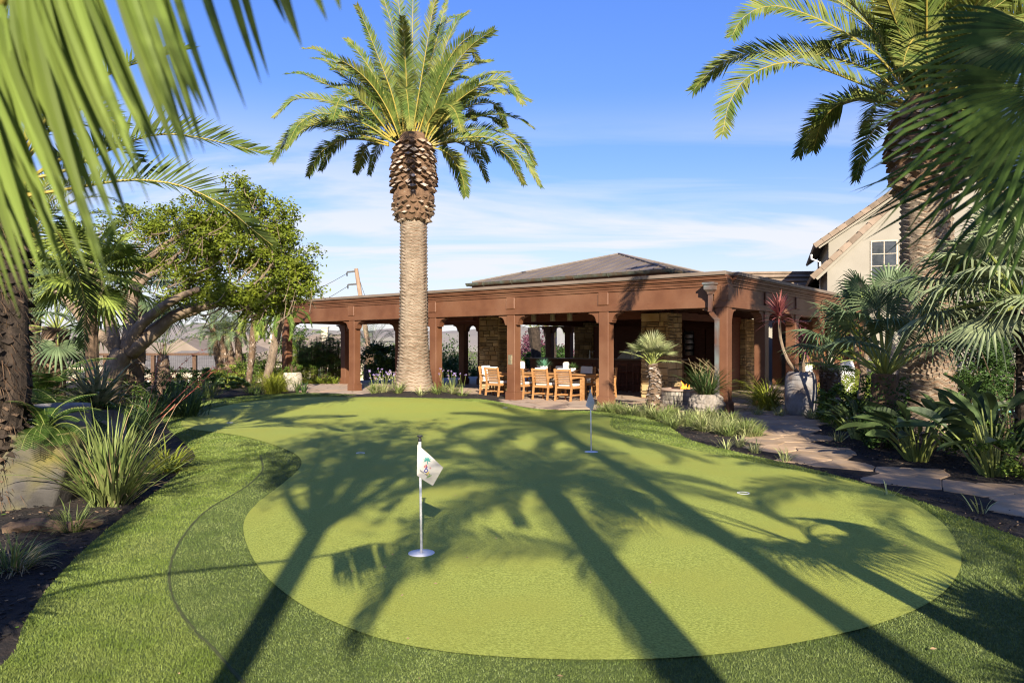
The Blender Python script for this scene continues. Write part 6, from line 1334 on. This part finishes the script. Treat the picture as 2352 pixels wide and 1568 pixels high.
# white building seen through the bar, pale vases, pool terrace
mb = MB(); mb.box((0,0,0),(1.2,3,5)); mb.box((-.1,-.1,5),(1.3,3.1,5.15)); solo('garden_building', mb, mat('shaded_white_render',(.17,.175,.18),(.2,.2,.21),scale=3), 'plain white garden wall block seen through the bar', 'building', V((X(1279,46),46,-.1)))  # white wall, its shade put into the grey colour
for x,d,h,lb in ((1945,22.5,1.15,'tall white vase beside the side posts'),(1857,27,1.0,'shorter white vase between the side posts')):
    b = V((X(x,d),d,.03)); mb = MB(); mb.lathe([(.12*h,0),(.16*h,.1*h),(.20*h,.5*h),(.20*h,.8*h),(.15*h,.97*h),(.17*h,h),(.14*h,h),(.12*h,.9*h),(0,.88*h)],28,cap=False); solo('white_vase', mb, M['ceramic'], lb, 'vase', b, smooth=True)
    shrub('vase_plant','leafy lime plant growing in the '+('taller' if h>1.1 else 'shorter')+' white vase','plant',b+V((0,0,h-.05)),(.4,.4,.35),420,.10,M['leaf_lime'],nc=12)
mb = MB(); mb.box((0,0,0),(5.5,3.0,.045)); struct('pool_water', mb.xf(Matrix.Translation((8.6,17.6,.0))), mat('pool_water',(.10,.30,.30),(.14,.36,.36),rough=.08,spec=.6,scale=2))
# ------------------------------------------------ wire fence on the left
A = V((X(130,29.5),29.5,-.02)); B_ = V((X(560,31.5),31.5,-.02)); fe = thing('wire_fence','dark timber and wire mesh fence along the terrace edge','fence',A); D = B_-A; n=4
for i in range(n+1):
    p = D*(i/n) if i != 3 else Q(447.5,860,31)-A; p.z=0; mb=MB(); mb.box((p.x-.075,p.y-.075,-.1),(p.x+.075,p.y+.075,1.36)); part('post', mb, M['fencewood'], fe)
for z in (1.32,.28):
    mb=MB(); mb.beam(V((0,-.09,z)),D+V((0,-.09,z)),.05,.10); part('rail', mb, M['fencewood'], fe)
mb=MB()
for k in range(13): z=.32+k*.078; mb.beam(V((0,0,z)),D+V((0,0,z)),.006,.006)
for k in range(100): p=D*(k/100); mb.beam(p+V((0,0,.3)),p+V((0,0,1.3)),.006,.006)
part('wire_mesh', mb, M['wire'], fe)
# ------------------------------------------------ neighbourhood in the valley
def far_house(label, x, d, w, dp, yroof, rise, m_roof, rot=0, gable_=False, chim=False, wins=3):
    zr_ = CAMH-(yroof-HY)/F*d; zg_ = T(X(x,d),d); h = max(2.6, zr_-rise-zg_); t = thing('house', label, 'house', V((X(x,d),d,zg_-.3)), rot); h+=.3
    mb=MB(); mb.box((-w/2,0,0),(w/2,dp,h)); wl = part('wall', mb, M['housewall'], t); e=.5
    mb=MB()
    if gable_: mb.add([(-w/2-e,-e,h),(w/2+e,-e,h),(w/2+e,dp+e,h),(-w/2-e,dp+e,h),(0,-e,h+rise),(0,dp+e,h+rise)],[(0,4,5,3),(1,2,5,4),(0,1,4),(2,3,5),(3,2,1,0)])
    else: mb.add([(-w/2-e,-e,h),(w/2+e,-e,h),(w/2+e,dp+e,h),(-w/2-e,dp+e,h),(-w/2+dp*.5,dp/2,h+rise),(w/2-dp*.5,dp/2,h+rise)],[(0,1,5,4),(1,2,5),(2,3,4,5),(3,0,4),(3,2,1,0)])
    rf = part('roof', mb, m_roof, t)
    if chim: mb=MB(); mb.box((-.6,dp*.35,h),(-.05,dp*.35+.6,h+rise+.55)); mb.box((-.66,dp*.35-.06,h+rise+.55),(.01,dp*.35+.66,h+rise+.65)); part('chimney', mb, M['housewall'], rf)
    for k in range(wins):
        xx=-w/2+w*(k+.5)/wins; mb=MB(); mb.box((xx-.7,-.06,h-2.0),(xx+.7,-.01,h-.7)); f=part('window', mb, M['white'], wl); mb=MB(); mb.box((xx-.6,-.08,h-1.9),(xx+.6,-.062,h-.8)); part('pane', mb, M['glass'], f)
far_house('grey roofed house just beyond the wire fence',415,58,9.5,7,806,1.5,M['fargrey'],R(4)); far_house('cream gabled house behind the wire fence post',418,88,7.5,8,778,2.4,M['fartile'],R(-6),True,wins=2)
far_house('tan roofed house left of the cream gable',330,98,11,8,786,2.2,M['fartile'],R(8)); far_house('tan roofed house seen between the cluster palms',500,92,11,8,780,2.2,M['fartile'],R(-4),chim=True); far_house('tan roofed house right of the cluster palms with a pale chimney',618,100,11,8,778,2.2,M['fartile'],R(5),chim=True)
far_house('broad pink tan roof with a chimney seen above the lady palm hedge',738,62,13,10,765,2.4,M['fartile'],R(5),chim=True); far_house('tan roofed house at far left beyond the coral tree',190,80,12,9,792,2.2,M['fartile'],R(-5)); far_house('small far house in the valley behind the fence',455,170,13,9,770,2.5,M['fartile'],0); far_house('far house in the valley right of the coral tree',560,180,13,9,768,2.5,M['fartile'],R(10)); far_house('far pale house in the valley at left',250,190,13,9,772,2.5,M['fartile'],R(-8))
rs_ = random.Random(301); trees = []
def tree(label, x, d, ytop, rw, m, group='trees beyond the garden', n=1300, sz=None):
    g_ = T(X(x,d),d); H = max(2.0, CAMH-(ytop-HY)/F*d-g_); t = thing('tree', label, 'tree', V((X(x,d),d,g_-.2)), 0, group); mb=MB(); mb.tube([(0,0,0),(.05,0,H*.3),(0,.05,H*.75)],[.05*H**.7,.04*H**.7,.01*H],7); part('trunk', mb, M['bark_dark'], t)
    n = int(n*(2.4 if d < 60 else 1.3)); mb=MB(); c=(0,0,H*.62); pts=clumps(26,n/26,c,(rw,rw,H*.36),H*.14+.12,rs_); leaves(mb,pts,sz or max(.14,d*.0035),rs_,asp=.6); part('crown', mb, M[m], t); return t
tree('dark green garden tree left of the broad pink tan roof, behind the hedge',690,36,752,1.3,'leaf_dark')
tree('green tree beyond the hedge seen under the left gallery',880,40,783,1.8,'leaf_mid'); tree('dark leafy tree beside the jelly palm seen through the pavilion',886,33,800,1.2,'leaf_dark',n=1800); tree('green tree seen between the rear posts left of the stone pier',1045,44,762,2.0,'leaf_far'); tree('dark green shrub tree low behind the rear posts',1050,40,808,1.8,'leaf_dark',n=1800)
tree('purple leaved tree seen through the bar',1255,47,742,2.1,'leaf_purple',n=2600); tree('dark green bush below the purple tree',1262,43,790,2.2,'leaf_dark',n=2200); tree('lime green tree behind the purple tree',1285,58,732,2.6,'leaf_lime'); tree('green bush at the left of the bar opening',1222,44,800,1.8,'leaf_mid')
tree('green shrub tree behind the left rear corner of the pavilion',960,42,790,2.0,'leaf_mid'); tree('dark green tree seen beside the palm trunk through the gallery',1010,42,775,2.0,'leaf_dark')
k=0
for x,d,yt in ((70,60,770),(140,75,775),(215,120,772),(290,140,770),(360,110,782),(400,200,765),(470,150,772),(520,210,764),(585,130,775),(640,150,770),(700,120,772),(770,140,770),(830,110,775),(900,150,768),(1040,90,770),(460,300,762),(350,320,760),(600,330,760),(680,420,757),(240,400,758),(540,450,757),(800,380,757),(950,300,762)):
    tree('rounded green tree in the valley between the far roofs' if d<250 else 'far dark tree line clump below the hills', x, d, yt, d*.02+1.2, 'leaf_far' if k%2 else 'leaf_dark', 'valley trees' if d<250 else 'far tree clumps', 420); k+=1
tree('dark green tree behind the house garden at the right edge',2420,22,560,3.0,'leaf_dark',n=3200)
# utility pole with two side arms and wires
b=V((X(830,56),56,T(X(830,56),56))); t=thing('utility_pole','leaning wooden utility pole with two side arms above the pavilion roof','utility pole',b); top=Q(818,617,56)-b; ft=Q(838,745,56)-b; mb=MB(); mb.tube([ft+(ft-top)*1.2,top],[.24,.15],10); part('pole', mb, M['pole'], t)
for (x0,y0,x1,y1) in ((797,625,818,623),(799,654,822,652)):
    a=Q(x0,y0,56)-b; c=Q(x1,y1,56)-b; mb=MB(); mb.beam(c,a,.10,.12); mb.tube([a,a+V((0,0,-.3))],.06,6); part('cross_arm', mb, M['wire'], t)
mb=MB()
for (x0,y0),(x1,y1) in (((797,628),(560,716)),((799,657),(580,748)),((820,622),(860,716)),((820,640),(858,730))):
    a=Q(x0,y0,56)-b; c=Q(x1,y1,70)-b; mb.tube([a.lerp(c,u)+V((0,0,-2.2*u*(1-u))) for u in [i/10 for i in range(11)]],.018,4)
part('wires', mb, M['wire'], t)
